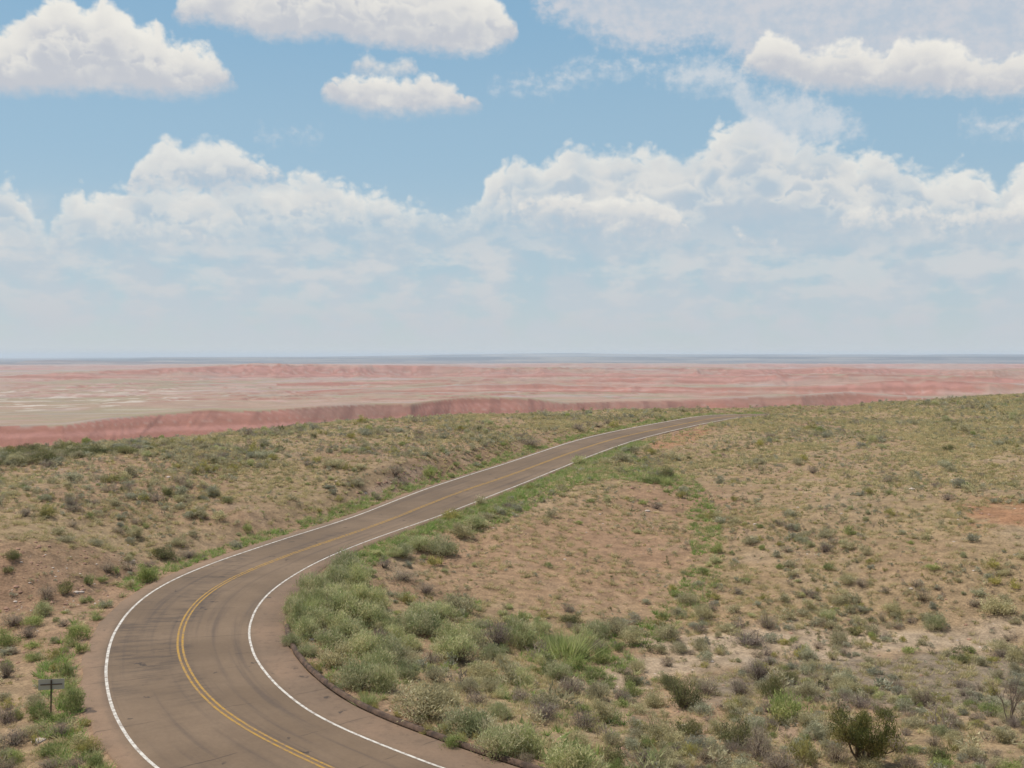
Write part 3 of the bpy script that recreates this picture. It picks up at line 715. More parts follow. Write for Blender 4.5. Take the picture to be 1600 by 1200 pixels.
# bushes one can pick out in the photograph: column, row of the base, width and height in its pixels
KEY = dict(s='sage_bush', r='rabbit_bush', d='dry_shrub', g='green_bush', k='snakeweed_bush', a='salt_bush', o='greasewood_bush')
HAND = """r455,1010,30,24 r468,975,46,44 r490,932,52,42 r540,897,62,40 r522,917,56,38 r560,917,52,42 r505,957,62,42 r585,952,46,40 r540,967,66,46 r577,977,60,45
r480,996,46,36 r520,940,50,36 r455,960,30,30 r475,950,36,34 s523,1042,62,44 r573,1027,70,46 r610,1032,60,44 r560,1075,72,46 r600,1077,56,44 r480,1024,36,22 d507,1003,32,26 d592,1000,34,24
r550,1000,60,40 r515,1012,50,34 r590,1050,60,40 r635,1060,50,34 s640,1040,44,30 r500,980,50,36 r556,940,50,36 r530,990,50,36 r600,985,46,34
s660,1120,106,60 r733,1144,86,46 r786,1179,92,52 g712,1168,40,24 k497,1051,15,16 k522,1073,20,14 k484,1043,16,14 k667,1148,24,18 k693,1149,18,18 k567,1086,18,9 k585,1108,18,14 k721,1156,18,14
r663,990,70,42 r632,985,46,32 r660,968,60,32 r690,966,52,30 r711,1029,74,46 d716,1031,60,24 r640,1013,40,24 d676,1036,40,24 r735,1006,52,34 d775,1010,62,44 r800,1002,52,40
s750,1061,54,34 s728,1081,40,26 s766,1081,38,28 s680,1066,38,30 s785,1041,30,22 d630,906,56,18 d665,926,36,20 d600,886,26,18 r630,867,36,20 r657,859,46,26 r690,866,52,32 r617,869,30,16 s723,839,36,28 r745,823,40,20
r700,1000,50,30 r615,1000,40,28 s700,1100,40,24 s800,1060,46,28 d745,1100,46,24 s690,1085,34,22 r770,1030,44,28
r815,1009,52,42 r843,991,36,26 r915,1009,36,30 s985,1006,42,28 s1043,999,48,30 g945,1036,42,28 s995,1047,34,20 s1030,1019,28,17 s1060,1019,32,19 d1042,1041,24,20 s1095,1016,32,22 s1123,1023,16,16
d1080,1023,18,10 d1153,983,24,18 d1170,1009,64,24 s1123,996,16,12 d890,1086,54,34 s853,1104,52,32 d813,1094,38,24 r815,1071,46,30 s1033,1061,26,14 g988,1086,36,22 s945,1126,48,40 d912,1138,52,36 d850,1123,62,32
g970,1104,28,16 o1068,1104,68,48 s1020,1104,42,34 d1103,1086,42,34 a1097,1114,44,20 d1157,1086,42,34 d1187,1063,42,38 s1027,1154,48,42 o1077,1148,38,28 s1053,1164,42,24 g1010,1168,26,17 o1150,1164,56,46 d1186,1184,62,52
d1107,1191,50,26 s957,1164,32,24 r820,1178,58,46 r890,1206,94,54 o955,1201,56,38 s1043,1181,26,15 d1005,1186,38,15 g930,1060,36,20 r870,1060,50,30 g900,1045,46,22 r780,1120,44,26 s900,1165,46,28
s1230,968,28,21 s1263,951,22,17 s1277,978,25,18 s1302,983,27,18 s1310,1007,37,27 s1362,991,29,20 s1392,958,30,18 d1380,971,15,17 s1400,968,22,12 r1460,983,38,29 s1557,958,54,32 d1523,948,28,15 d1443,938,28,22
k1368,1003,17,10 k1411,1003,13,11 g1420,1019,24,11 d1575,1001,22,13 g1513,1019,22,11 s1302,1031,19,19 o1208,1091,36,44 o1233,1068,32,26 g1227,1124,64,44 a1223,1132,20,10 s1268,1134,46,23 d1283,1076,29,13 d1327,1098,27,14
a1320,1066,42,20 a1367,1054,28,15 d1400,1074,33,15 s1397,1098,25,13 d1503,1074,34,17 s1427,1134,42,19 g1550,1118,42,22 s1567,1158,42,26 s1520,1184,42,20 k1527,1134,30,11 s1493,1171,25,12
g1263,1174,26,15 d1220,1206,64,44 d1400,1173,42,30 d1307,1191,52,36 g1427,1176,32,13 s1587,1034,32,28 s1590,1053,32,20 d1425,1200,50,24 s1360,1204,44,22 g1470,1200,40,18
o20,873,30,16 o13,894,20,13 o103,926,28,21 g140,914,21,19 d167,894,30,19 d203,891,29,17 d233,886,26,11 o257,873,42,21 d293,871,34,15 s150,851,33,13 s103,846,30,13 s343,811,27,14
d20,977,42,24 r67,961,34,24 g50,976,38,15 d43,996,38,19 g12,1008,42,25 g50,1012,26,13 d100,978,24,13 d8,1059,38,28 s55,1105,42,22 s8,1094,27,15 d10,1129,42,32 g30,1123,15,17 d23,1163,52,30 s53,1146,42,20 d93,1149,46,22
g77,1179,42,19 d77,1201,48,21 d117,1201,38,20 d13,1206,42,22 g123,998,38,25 g110,1011,26,13 g103,1057,26,27 g113,1111,38,40 k133,1133,24,11 k140,1173,38,23 g93,1126,28,15 g110,1091,38,21 g150,969,20,11 g128,1020,26,18 g106,1080,24,20 k118,1150,26,16 g150,1196,30,22
s522,729,42,15 s562,732,28,9 o438,704,17,11 o490,685,12,10 o410,701,13,12 d617,741,29,17 g672,747,27,19 a745,729,17,8 o335,690,15,8 o385,685,15,7 d905,673,29,13 d935,667,21,9 d950,663,17,10 d825,696,48,13 s972,721,27,15
o1042,749,32,21 g1018,754,32,15 s1057,718,27,12 o1482,704,21,12 o1350,689,13,8 g1095,1080,24,12 s1140,1110,36,16 d1240,1100,36,18""".split()
rng_h = np.random.default_rng(3)
for h_ in HAND:
    kind = KEY[h_[0]]; px, py, wp, hp = [float(q_) for q_ in h_[1:].split(',')]
    x, y, z = at(px, min(py, 1230)); D_ = y / FOCAL
    plant(kind, x, y, z, wp * D_, hp * D_ * .95, px, py, wp, wp >= 30)

# tall green bunchgrass clumps
BG = [to_mesh('bunchgrass', grass(300 + q_, 420, L255((162,172,114),(176,184,128),(148,160,102),(192,190,144)), .95, .018, .2)) for q_ in range(3)]
for m_ in BG: m_.materials.append(LEAF)
for px, py, wp, hp in ((885,1024,76,46),(848,1031,40,20),(868,1012,40,30),(905,1026,40,28),(573,1099,40,22),(480,960,40,34),(470,985,36,30),(462,940,22,20),(940,1012,28,18),(1040,756,22,16)):
    x, y, z = at(px, py); D_ = y / FOCAL
    o = link('bunchgrass', random.choice(BG)); o.location = (x, y, z - .02); o.rotation_euler = (0, 0, random.uniform(0, 6)); o.scale = (wp * D_ * 1.15, wp * D_ * 1.15, hp * D_ * 1.0)
    THINGS.append([o, 'bunchgrass', px, py, wp])

# branching wood: the bare dead shrubs and the small dark tree
def limb(p, d, ln, rad_, depth, r_, out, tips, col, kink=.35, up=.15):
    n = 4; path = [p]; dd = d
    for q_ in range(n):
        dd = unit(dd + r_.normal(size=3) * kink * .5 + np.array([0, 0, up * .4])); p = p + dd * ln / n; path.append(p)
    out.append(tube(path, np.linspace(rad_, rad_ * .55, n + 1), col * r_.uniform(.85, 1.15), 5 if depth > 1 else 4))
    if depth == 0:
        tips.append((p, dd)); return
    for q_ in range(r_.integers(2, 5)):
        k_ = r_.integers(2, n + 1)
        limb(path[k_], unit(dd + r_.normal(size=3) * .75 + np.array([0, 0, up])), ln * r_.uniform(.5, .8), rad_ * .5, depth - 1, r_, out, tips, col, kink, up)
def dead(px, py, wp, hp, col, seed, lab):
    r_ = np.random.default_rng(seed); x, y, z = at(px, py); D_ = y / FOCAL; hgt = hp * D_; wid = wp * D_
    o = bpy.data.objects.new('dead_shrub', None); COL.objects.link(o); o.location = (x, y, z)
    tr, br, tips = [], [], []
    for q_ in range(5):
        a_ = r_.uniform(0, 6.28); d = unit(np.array([math.cos(a_) * .55, math.sin(a_) * .55, 1.0])); p0 = np.array([math.cos(a_), math.sin(a_), 0]) * .06 + [0, 0, -.1]
        lt = hgt * r_.uniform(.38, .55); p1 = p0 + d * lt
        mid = p0 + d * lt * .5 + r_.normal(size=3) * .06
        tr.append(tube([p0, mid, p1], [.045, .036, .024], col * .9, 6))
        for e in range(3):
            limb(p1 if e < 2 else mid, unit(d + r_.normal(size=3) * .6), lt * r_.uniform(.5, .8), .02, 2, r_, br, tips, col)
    T_, B_ = join(tr), join(br)
    ext = max(np.abs(B_[0][:, 0]).max() * 2, .1); zz = B_[0][:, 2].max()
    for P_ in (T_, B_):
        P_[0][:, :2] *= wid / ext * 1.1; P_[0][:, 2] *= hgt / zz
    link('trunk', to_mesh('dead_trunk', T_), WOOD, o); link('branches', to_mesh('dead_branches', B_), WOOD, o)
    tag(o, lab, 'dead bush', 'bare dead shrubs at the lower right')
dead(1578, 1130, 64, 84, lin((128, 114, 102)), 5, 'tall bare dead shrub with twisted grey branches, by the right edge')
dead(1474, 1142, 44, 46, lin((168, 154, 138)), 8, 'pale bleached dead shrub left of the tall twisted one')
dead(1188, 1064, 34, 34, lin((104, 92, 84)), 11, 'low dark dead twiggy shrub on the grey flat')
dead(1010, 1200, 40, 34, lin((112, 100, 92)), 12, 'thin grey dead shrub at the bottom edge, right of the big green bushes')
def scrub_tree(px, py, wp, hp, seed, lab):
    r_ = np.random.default_rng(seed); x, y, z = at(px, py); D_ = y / FOCAL; hgt = hp * D_; wid = wp * D_
    o = bpy.data.objects.new('scrub_tree', None); COL.objects.link(o); o.location = (x, y, z)
    tr, tips = [], []
    for q_ in range(6):
        a_ = q_ * 1.05 + r_.uniform(-.3, .3); d = unit(np.array([math.cos(a_) * .8, math.sin(a_) * .8, .8]))
        limb(np.array([0, 0, -.1]) + d * .03, d, hgt * .45, .06, 3, r_, tr, tips, lin((108, 96, 84)), .4, .35)
    T_ = join(tr); ext = np.abs(T_[0][:, 0]).max() * 2; zz = T_[0][:, 2].max(); sx_, sz_ = wid / ext * .95, hgt / zz * .95
    T_[0][:, :2] *= sx_; T_[0][:, 2] *= sz_
    link('trunk', to_mesh('scrub_trunk', T_), WOOD, o)
    tp = np.array([t_[0] for t_ in tips]) * [sx_, sx_, sz_]; td = np.array([t_[1] for t_ in tips])
    kp = r_.uniform(size=len(tp)) < .85; tp, td = tp[kp], td[kp]
    nl = 70; ci = np.repeat(np.arange(len(tp)), nl); n = len(ci)
    p = tp[ci] + r_.normal(size=(n, 3)) * .12 - td[ci] * r_.uniform(0, .3, n)[:, None]
    d = unit(td[ci] * .7 + r_.normal(size=(n, 3)) * .5 + [0, 0, .5])
    cs = L255((108,112,68),(126,124,78),(94,100,62),(142,134,88))
    colr = cs[r_.integers(0, 4, len(tp))][ci] * r_.uniform(.85, 1.15, n)[:, None]
    link('crown', to_mesh('scrub_crown', blades(p, d, r_.uniform(.06, .14, n), r_.uniform(.025, .045, n), colr, r_)), LEAF, o)
    tag(o, lab, 'tree')
scrub_tree(1348, 1190, 112, 84, 21, 'dark olive shrubby tree with an open crown, near the bottom right corner')

# ---- scattered plants: random places, thick or thin as the ground is
GULLY = [(1040, 722), (1085, 745), (1120, 800), (1140, 880), (1090, 970), (1010, 1020), (960, 1000), (1040, 940), (1085, 870), (1070, 800), (1030, 760)]
DITCH = [(440, 950), (530, 880), (580, 866), (612, 960), (645, 1060), (600, 1092), (520, 1066), (450, 1016)]
MID = [(600, 950), (700, 930), (960, 985), (1010, 1060), (960, 1210), (800, 1210), (690, 1130), (600, 1085)]
FLAT = [(960, 1050), (1180, 1020), (1620, 1000), (1620, 1230), (940, 1230)]
BENCH = [(-80, 718), (0, 712), (60, 706), (120, 701), (235, 695), (240, 706), (150, 714), (0, 730), (-80, 736)]
VERG = [(690, 832), (760, 800), (850, 762), (940, 722), (985, 706), (1000, 720), (1060, 740), (1040, 760), (960, 748), (900, 760), (820, 800), (740, 838)]
def scatter(n, rmin, rmax, seed):
    r_ = np.random.default_rng(seed)
    r = np.sqrt(r_.uniform(rmin ** 2, rmax ** 2, n)); a = np.deg2rad(r_.uniform(-29.5, 29.5, n))
    x, y = r * np.sin(a), r * np.cos(a); z = zat(x, y)
    i, t = road_coords(x, y); over = np.where(t > 0, t - EL[i], -t - ER[i])
    px, py = project(x, y, z)
    return x, y, z, r, px, py, over, t, r_
def fit_r(x, y, r, px): return r < rim_radius(px) + 12
x, y, z, r, px, py, over, t, r_ = scatter(230000, 31, 258, 55)
area = math.radians(59) / 2 * (258 ** 2 - 31 ** 2); per = len(x) / area
n1, n2 = fbm(x / 7, y / 7, 61, 4), fbm(x / 26, y / 26, 62, 3)
den = 4.0 * np.clip((n1 - .33) * 3.6, .12, 1.9) * np.clip((n2 - .2) * 2.2, .35, 1.4)
spur, gul, dit, mid, fla, ben, vg, red, wash, bank = [in_poly(px, py, P_) for P_ in (SPUR, GULLY, DITCH, MID, FLAT, BENCH, VERG, REDP, WASH, BANK)]
den = np.where(spur, den * .7, den); den = np.where(red, den * .08, den); den = np.where(wash, den * .35, den); den = np.where(bank, den * .6, den)
den = np.where(gul, 1.5, den); den = np.where(mid, .8, den); den = np.where(ben, 4.0, den); den = np.where(fla, den * 1.2, den); den = np.where(dit, .05, den)
side = (over > .35) & (over < 3.0); den = np.where(side & (t > 0), .55, den); den = np.where(side & (t < 0) & (r > 70), .5, den)
inroad = over < .3
ok = (r_.uniform(size=len(x)) < den / per) & ~inroad & fit_r(x, y, r, px)
x, y, z, r, px, py, over, t, gul, mid, fla, ben, spur, side, dit = [q_[ok] for q_ in (x, y, z, r, px, py, over, t, gul, mid, fla, ben, spur, side, dit)]
n = len(x); u = r_.uniform(size=n)
w = np.clip(np.exp(r_.normal(math.log(.39), .50, n)), .2, 1.5); w = np.where(mid, w * 1.45, w); w = np.where(spur, w * .8, w); w = np.where(side, w * 1.2, w); w = np.where(ben, w * 1.5 + .3, w)
kinds = np.array(['sage_bush', 'salt_bush', 'dry_shrub', 'snakeweed_bush', 'rabbit_bush', 'green_bush', 'greasewood_bush'])
def choose(p): return np.searchsorted(np.cumsum(p), u * .9999)
kd = choose([.44, .16, .22, .08, .03, .03, .04])
kd = np.where(gul, choose([.30, .10, .06, .14, .12, .26, .02]), kd); kd = np.where(mid, choose([.28, .05, .22, .06, .26, .12, .01]), kd)
kd = np.where(fla, choose([.34, .16, .30, .07, .02, .06, .05]), kd); kd = np.where(side & (t > 0), choose([.24, .06, .14, .14, .08, .34, 0]), kd)
kd = np.where(side & (t < 0), choose([.2, .05, .05, .1, .25, .35, 0]), kd); kd = np.where(ben, choose([.2, .1, .1, 0, 0, 0, .6]), kd)
h = w * r_.uniform(.42, .72, n) * np.where(ben, .7, 1)
vis = seen(x, y, z + h * .8) & (px > -20) & (px < 1620) & (py < 1215)
wpx = w * FOCAL / y
# not on top of the bushes already placed
hx = np.array([[o_[0].location.x, o_[0].location.y, o_[0].scale.x] for o_ in THINGS])
for k_ in range(0, n, 4000):
    dd = np.hypot(x[k_:k_ + 4000, None] - hx[:, 0], y[k_:k_ + 4000, None] - hx[:, 1]) < (hx[:, 2] * .42 + w[k_:k_ + 4000, None] * .35)
    vis[k_:k_ + 4000] &= ~dd.any(1)
order = np.argsort(-wpx); quota = {'sage_bush': 290, 'salt_bush': 180, 'dry_shrub': 240, 'snakeweed_bush': 110, 'rabbit_bush': 240, 'green_bush': 200, 'greasewood_bush': 120}
count = {k_: sum(1 for o_ in THINGS if o_[1] == k_) for k_ in quota}
as_thing = np.zeros(n, bool)
for q_ in order:
    if not vis[q_]: continue
    kn = kinds[kd[q_]]
    if count[kn] < quota[kn]:
        as_thing[q_] = True; count[kn] += 1
        plant(kn, x[q_], y[q_], z[q_], w[q_], h[q_], px[q_], py[q_], wpx[q_], wpx[q_] >= 30)
def scatter_mesh(name, P_list, x, y, z, w, h, pick, r_, tintv=.2):
    """many small plants as one mesh."""
    V, F, K = [], [], []; o = 0
    for q_, (pv, pf, pc_) in enumerate(P_list):
        s_ = np.where(pick == q_)[0]
        if not len(s_): continue
        a = r_.uniform(0, 6.28, len(s_)); ca, sa = np.cos(a), np.sin(a)
        v = np.empty((len(s_), len(pv), 3), np.float32)
        v[..., 0] = (pv[:, 0] * ca[:, None] - pv[:, 1] * sa[:, None]) * w[s_, None] + x[s_, None]
        v[..., 1] = (pv[:, 0] * sa[:, None] + pv[:, 1] * ca[:, None]) * w[s_, None] + y[s_, None]
        v[..., 2] = pv[:, 2] * h[s_, None] + z[s_, None] - .015
        f = pf[None] + (np.arange(len(s_)) * len(pv))[:, None, None] + o
        c_ = pc_[None] * r_.uniform(1 - tintv, 1 + tintv, (len(s_), 1, 1))
        V.append(v.reshape(-1, 3)); F.append(f.reshape(-1, 3)); K.append(c_.reshape(-1, 3)); o += v.shape[0] * v.shape[1]
    return make_mesh(name, np.concatenate(V), np.concatenate(F), np.concatenate(K))
rest = ~as_thing & (seen(x, y, z + 1.0))
P_, base_i = [], {}
for k_ in kinds:
    base_i[k_] = len(P_)
    for q_ in range(4): P_.append(shrub(k_, 4000 + q_ * 11 + len(k_), .11, 2.3)[0])
pick = np.array([base_i[kinds[q_]] for q_ in kd]) + r_.integers(0, 4, n)
o = link('low_scrub', scatter_mesh('low_scrub', P_, x[rest], y[rest], z[rest], w[rest], h[rest] * 1.1, pick[rest], r_), LEAF)
tag(o, 'low grey-green scrub dotted over the far slopes and the gaps between bushes', 'scrub', kind='stuff')
print('shrubs', n, 'things', int(as_thing.sum()), 'rest', int(rest.sum()))

# dry bunchgrass, thicker on the crests
x, y, z, r, px, py, over, t, r_ = scatter(330000, 31, 262, 77)
area = math.radians(59) / 2 * (262 ** 2 - 31 ** 2); per = len(x) / area
n1, n2 = fbm(x / 7, y / 7, 14, 4), fbm(x / 20, y / 20, 72, 3)
den = (1.0 + 4.4 * sstep(.38, .64, n1)) * (.6 + .75 * sstep(75, 150, r))
den = np.where(in_poly(px, py, SPUR), den * .55, den); den = np.where(in_poly(px, py, REDP), .05, den); den = np.where(in_poly(px, py, WASH), .25, den)
den = np.where(in_poly(px, py, BANK), den * .35, den)
ok = (r_.uniform(size=len(x)) < den / per) & (over > .25) & fit_r(x, y, r, px) & seen(x, y, z + .7)
x, y, z, r = x[ok], y[ok], z[ok], r[ok]; n = len(x)
DRY = L255((202,187,138),(212,198,152),(188,175,126),(192,176,138))
GD = [grass(500 + q_, 20, DRY, 1.0, .10, .75) for q_ in range(5)] + [grass(520 + q_, 20, L255((172,168,122),(182,176,130),(160,159,116)), 1.0, .13, .5) for q_ in range(3)]
GD += [grass(540 + q_, 46, np.concatenate([DRY, L255((174,174,122))]), .95, .042, .55) for q_ in range(6)]
w = r_.uniform(.28, .75, n); h = w * r_.uniform(.42, .68, n)
o = link('dry_grass', scatter_mesh('dry_grass', GD, x, y, z, w, h, np.where(r < 95, r_.integers(8, 14, n), np.where(r_.uniform(size=n) < .8, r_.integers(0, 5, n), r_.integers(5, 8, n))), r_), LEAF)
tag(o, 'tufts of straw coloured bunchgrass over the slopes', 'grass', kind='stuff')
print('dry grass', n)
# lush grass along both verges, in the run-off below the road and in the gully
x, y, z, r, px, py, over, t, r_ = scatter(260000, 31, 190, 78)
area = math.radians(59) / 2 * (190 ** 2 - 31 ** 2); per = len(x) / area
n1 = fbm(x / 3.5, y / 3.5, 81, 3)
left = (t > 0) & (over > .15) & (over < .9 + 1.6 * n1)
den = np.where(left, 10 * sstep(.22, .5, n1), 0.0)
right = (t < 0) & (over > .1) & (over < 2.3) & (r > 72) & (r < 135)
den = np.where(right, 16 * sstep(.15, .4, n1), den)
den = np.where(in_poly(px, py, VERG), np.maximum(den, 9.0 * sstep(.2, .5, n1)), den)
den = np.where(in_poly(px, py, GULLY), np.maximum(den, 6.0 * sstep(.32, .56, n1)), den)
den = np.where(in_poly(px, py, DITCH), np.maximum(den, 2.5), den)
den = np.where(in_poly(px, py, MID), np.maximum(den, 3.2 * sstep(.48, .66, n1)), den)
den = np.where(in_poly(px, py, [(820, 1000), (960, 990), (1000, 1040), (920, 1060), (830, 1050)]), 5.0, den)
ok = (r_.uniform(size=len(x)) < den / per) & (over > .12) & seen(x, y, z + .7)
x, y, z, r = x[ok], y[ok], z[ok], r[ok]; n = len(x)
GRN = L255((150,174,98),(166,184,110),(136,162,90)); PLG = L255((182,184,132),(168,174,120),(192,188,140))
GG = [grass(600 + q_, 16, GRN, 1.0, .10, .45) for q_ in range(5)] + [grass(620 + q_, 16, PLG, 1.0, .10, .45) for q_ in range(3)]
w = r_.uniform(.25, .6, n); h = w * r_.uniform(.5, .9, n)
o = link('green_grass', scatter_mesh('green_grass', GG, x, y, z, w, h, r_.integers(0, 8, n), r_), LEAF)
tag(o, 'fresh green grass along the road edges and in the damp hollow', 'grass', kind='stuff')
print('green grass', n)

# stones: the broken bank above the bend and the cut beside the road
def stone(seed):
    r_ = np.random.default_rng(seed); bm = bmesh.new(); bmesh.ops.create_icosphere(bm, subdivisions=1, radius=.5)
    v = np.array([q_.co[:] for q_ in bm.verts]); f = np.array([[q_.index for q_ in fc_.verts] for fc_ in bm.faces]); bm.free()
    v = v * (1 + r_.normal(size=(len(v), 1)) * .14) * r_.uniform(.7, 1.2, 3)
    return v, f, np.tile(lin((172, 138, 116)) * r_.uniform(.75, 1.2), (len(v), 1))
ST_P = [stone(700 + q_) for q_ in range(6)]
ST_P += [(a_, b_, np.tile(lin((206, 190, 172)), (len(a_), 1))) for a_, b_, _ in ST_P[:2]]
x, y, z, r, px, py, over, t, r_ = scatter(200000, 35, 150, 79)
area = math.radians(59) / 2 * (150 ** 2 - 35 ** 2); per = len(x) / area
den = np.where(in_poly(px, py, BANK), 7.0, np.where(in_poly(px, py, BANK2), 9.0, .5)); den = np.where((over < 1.1) & (r < 110), 4.5, den); den = np.where(in_poly(px, py, SPUR), .4, den)
ok = (r_.uniform(size=len(x)) < den / per) & (over > -.05)
over = over[ok]; x, y, z, px, py = x[ok], y[ok], z[ok], px[ok], py[ok]; n = len(x)
w = np.clip(np.exp(r_.normal(math.log(.11), .55, n)), .05, .6); w = np.where(over < 1.1, np.minimum(w * .55, .12), w)
o = link('rubble', scatter_mesh('rubble', ST_P, x, y, z, w, w * .7, r_.integers(0, 8, n), r_, .15), WOOD)
tag(o, 'loose reddish and pale stones on the broken bank and slopes', 'rubble', kind='stuff')

# ---- labels: what the bush looks like and where it grows; the bushes of one patch are told apart from left to right
LOOK = {'sage_bush': ('grey-green', 'sagebrush', 'sagebrushes'), 'rabbit_bush': ('pale green', 'rabbitbrush', 'rabbitbrushes'), 'dry_shrub': ('grey-brown', 'dry shrub', 'dry shrubs'),
        'green_bush': ('bright green', 'leafy clump', 'leafy clumps'), 'snakeweed_bush': ('yellow-green', 'snakeweed clump', 'snakeweed clumps'), 'salt_bush': ('silvery', 'salt_bush', 'saltbushes'),
        'greasewood_bush': ('dark olive', 'greasewood', 'greasewoods'), 'bunchgrass': ('lush green', 'tall grass clump', 'tall grass clumps')}
def region(px, py, t, over):
    P = lambda poly: bool(in_poly(np.array([px]), np.array([py]), poly)[0])
    if t > 0:
        if P(BENCH): return 'in the dark thicket at the far left'
        if over < 3.2:
            return 'on the verge by the road sign' if py > 1000 else ('on the outer verge of the bend' if py > 860 else ('on the far verge of the straight' if px < 800 else 'on the verge below the crest'))
        if py > 1060: return 'on the bare soil around the road sign'
        if py > 930: return 'on the flat soil left of the bend'
        if py > 840: return 'on the stony bank left of the bend'
        s_ = 'at the left edge of' if px < 130 else ('on the left part of' if px < 330 else ('on the middle of' if px < 560 else 'on the right part of'))
        top = np.interp(px, [0, 230, 330, 450, 600, 800, 1000], [727, 708, 690, 674, 657, 648, 641])
        b_ = 'the left hill crest' if py < top + 22 else ('the upper left hillside' if py < top + 55 else 'the lower left hillside')
        return s_ + ' ' + b_
    if P(DITCH): return 'in the ditch inside the bend, upper half' if py < 985 else 'in the ditch inside the bend, lower half'
    if P(VERG) or (over < 2.5 and 700 < py < 860): return 'in the green strip beside the road'
    if P(GULLY): return 'in the green gully, upper part' if py < 860 else 'in the green gully, lower part'
    if P(SPUR): return 'on the red slope near the road' if px < 800 else ('on the lower bare red slope' if py > 860 else 'on the upper bare red slope')
    if over < 2.6 and py > 1000: return 'beside the dark kerb'
    if P(MID): return 'in the hollow below the ditch' if px < 760 and py < 1050 else ('in the hollow near the kerb' if px < 800 else ('in the middle of the hollow' if py < 1090 else 'in the hollow at the bottom edge'))
    if P(WASH): return 'on the pale sandy wash, left part' if px < 1250 else 'on the pale sandy wash, right part'
    if py > 1010:
        s_ = 'left end of' if px < 1130 else ('middle of' if px < 1370 else 'right end of')
        return 'on the ' + s_ + (' the grey flat' if py < 1110 else ' the lower right scrub')
    if py > 860: return 'above the wash, ' + ('beside the gully' if px < 1200 else ('below the slope' if px < 1420 else 'near the right edge'))
    s_ = 'beside the road crest' if px < 1130 else ('on the left part' if px < 1280 else ('on the middle' if px < 1450 else 'on the right part'))
    b_ = 'of the right hill crest' if py < 690 else ('of the upper right slope' if py < 770 else 'of the lower right slope')
    return (s_ + ' ' + b_) if px >= 1130 else s_
WORD = ['leftmost', 'second-from-left', 'third-from-left', 'fourth-from-left', 'fifth-from-left', 'sixth-from-left', 'seventh-from-left', 'eighth-from-left']
cell = {}
for o_, kind, px, py, wp in THINGS:
    i, t = road_coords(np.array([o_.location.x]), np.array([o_.location.y])); i = i[0]; t = t[0]
    rg = region(px, py, t, (t - EL[i]) if t > 0 else (-t - ER[i]))
    sz = 'big' if wp >= 44 else ('medium' if wp >= 24 else ('small' if wp >= 12 else 'tiny'))
    o_['category'] = 'grass' if kind == 'bunchgrass' else 'bush'
    cell.setdefault((kind, sz, rg), []).append((px, o_))
for (kind, sz, rg), L_ in cell.items():
    c_, one, many = LOOK[kind]; L_.sort(key=lambda q_: q_[0]); n = len(L_)
    for k_, (px, o_) in enumerate(L_):
        if n == 1: o_['label'] = f'{sz} {c_} {one} {rg}'
        elif n <= 9:
            wd = 'rightmost' if k_ == n - 1 else WORD[k_]
            o_['label'] = f'{wd} {sz} {c_} {one} {rg}'
        else: o_['label'] = f'{sz} {c_} {one} among its likes {rg}'
        if n > 1 and n <= 9: o_['group'] = f'{c_} {many} of the desert slopes'
        elif n > 9: o_['group'] = f'{sz} {c_} {many} {rg}'
        else: o_['group'] = f'{c_} {many} of the desert slopes'
print([o_[0]['label'] for o_ in THINGS if len(o_[0]['label'].replace('-', ' ').split()) > 16][:6])
print('things', len(THINGS), 'longest label', max(len(o_[0]['label'].split()) for o_ in THINGS), 'shared', sum(len(v_) for v_ in cell.values() if len(v_) > 9))

# ------------------------------------------------------------------ daylight
SUN_EL, SUN_AZ = math.radians(62), math.radians(-58)      # azimuth from the view direction, negative to the left
sun = bpy.data.lights.new('sun', 'SUN'); sun.energy = 4.2; sun.angle = math.radians(.53); sun.color = (1, .955, .885)
suno = bpy.data.objects.new('sun', sun); COL.objects.link(suno)
sdir = np.array([math.sin(SUN_AZ) * math.cos(SUN_EL), math.cos(SUN_AZ) * math.cos(SUN_EL), math.sin(SUN_EL)])
from mathutils import Vector
suno.rotation_euler = Vector(sdir).to_track_quat('Z', 'Y').to_euler()
suno.location = (0, 0, 60)

W = bpy.data.worlds.new('World'); S.world = W; W.use_nodes = True
nt = W.node_tree; g = G(nt); bg = nt.nodes['Background']
STR = .1
bg.inputs['Strength'].default_value = STR
sky = g.n('ShaderNodeTexSky', sky_type='NISHITA'); sky.sun_disc = False
sky.sun_elevation = SUN_EL; sky.sun_rotation = -SUN_AZ if False else SUN_AZ
sky.altitude = 1700; sky.air_density = 1.0; sky.dust_density = 1.2; sky.ozone_density = 1.0
tc = g.n('ShaderNodeTexCoord').outputs['Generated']
sp = g.n('ShaderNodeSeparateXYZ'); g.put(sp.inputs[0], tc)
dxw, dyw, dzw = sp.outputs
DEG = 180 / math.pi
AZ = g.m('MULTIPLY', g.m('ARCTAN2', dxw, dyw), DEG)
EL_ = g.m('MULTIPLY', g.m('ARCSINE', dzw), DEG)
def azel(px, py):
    d = rays(px, py); d = d / np.linalg.norm(d, axis=-1, keepdims=True)
    return np.degrees(np.arctan2(d[..., 0], d[..., 1])), np.degrees(np.arcsin(d[..., 2]))
EXPO = .03
def RAD(c):                     # picture colour -> sky radiance before the strength
    return lin(c) / STR / 2 ** EXPO
A0, A1, E0, E1 = -32.0, 32.0, -2.0, 26.0
uaz = g.m('DIVIDE', g.m('SUBTRACT', AZ, A0), A1 - A0)
P3 = g.vec(AZ, EL_, 0)
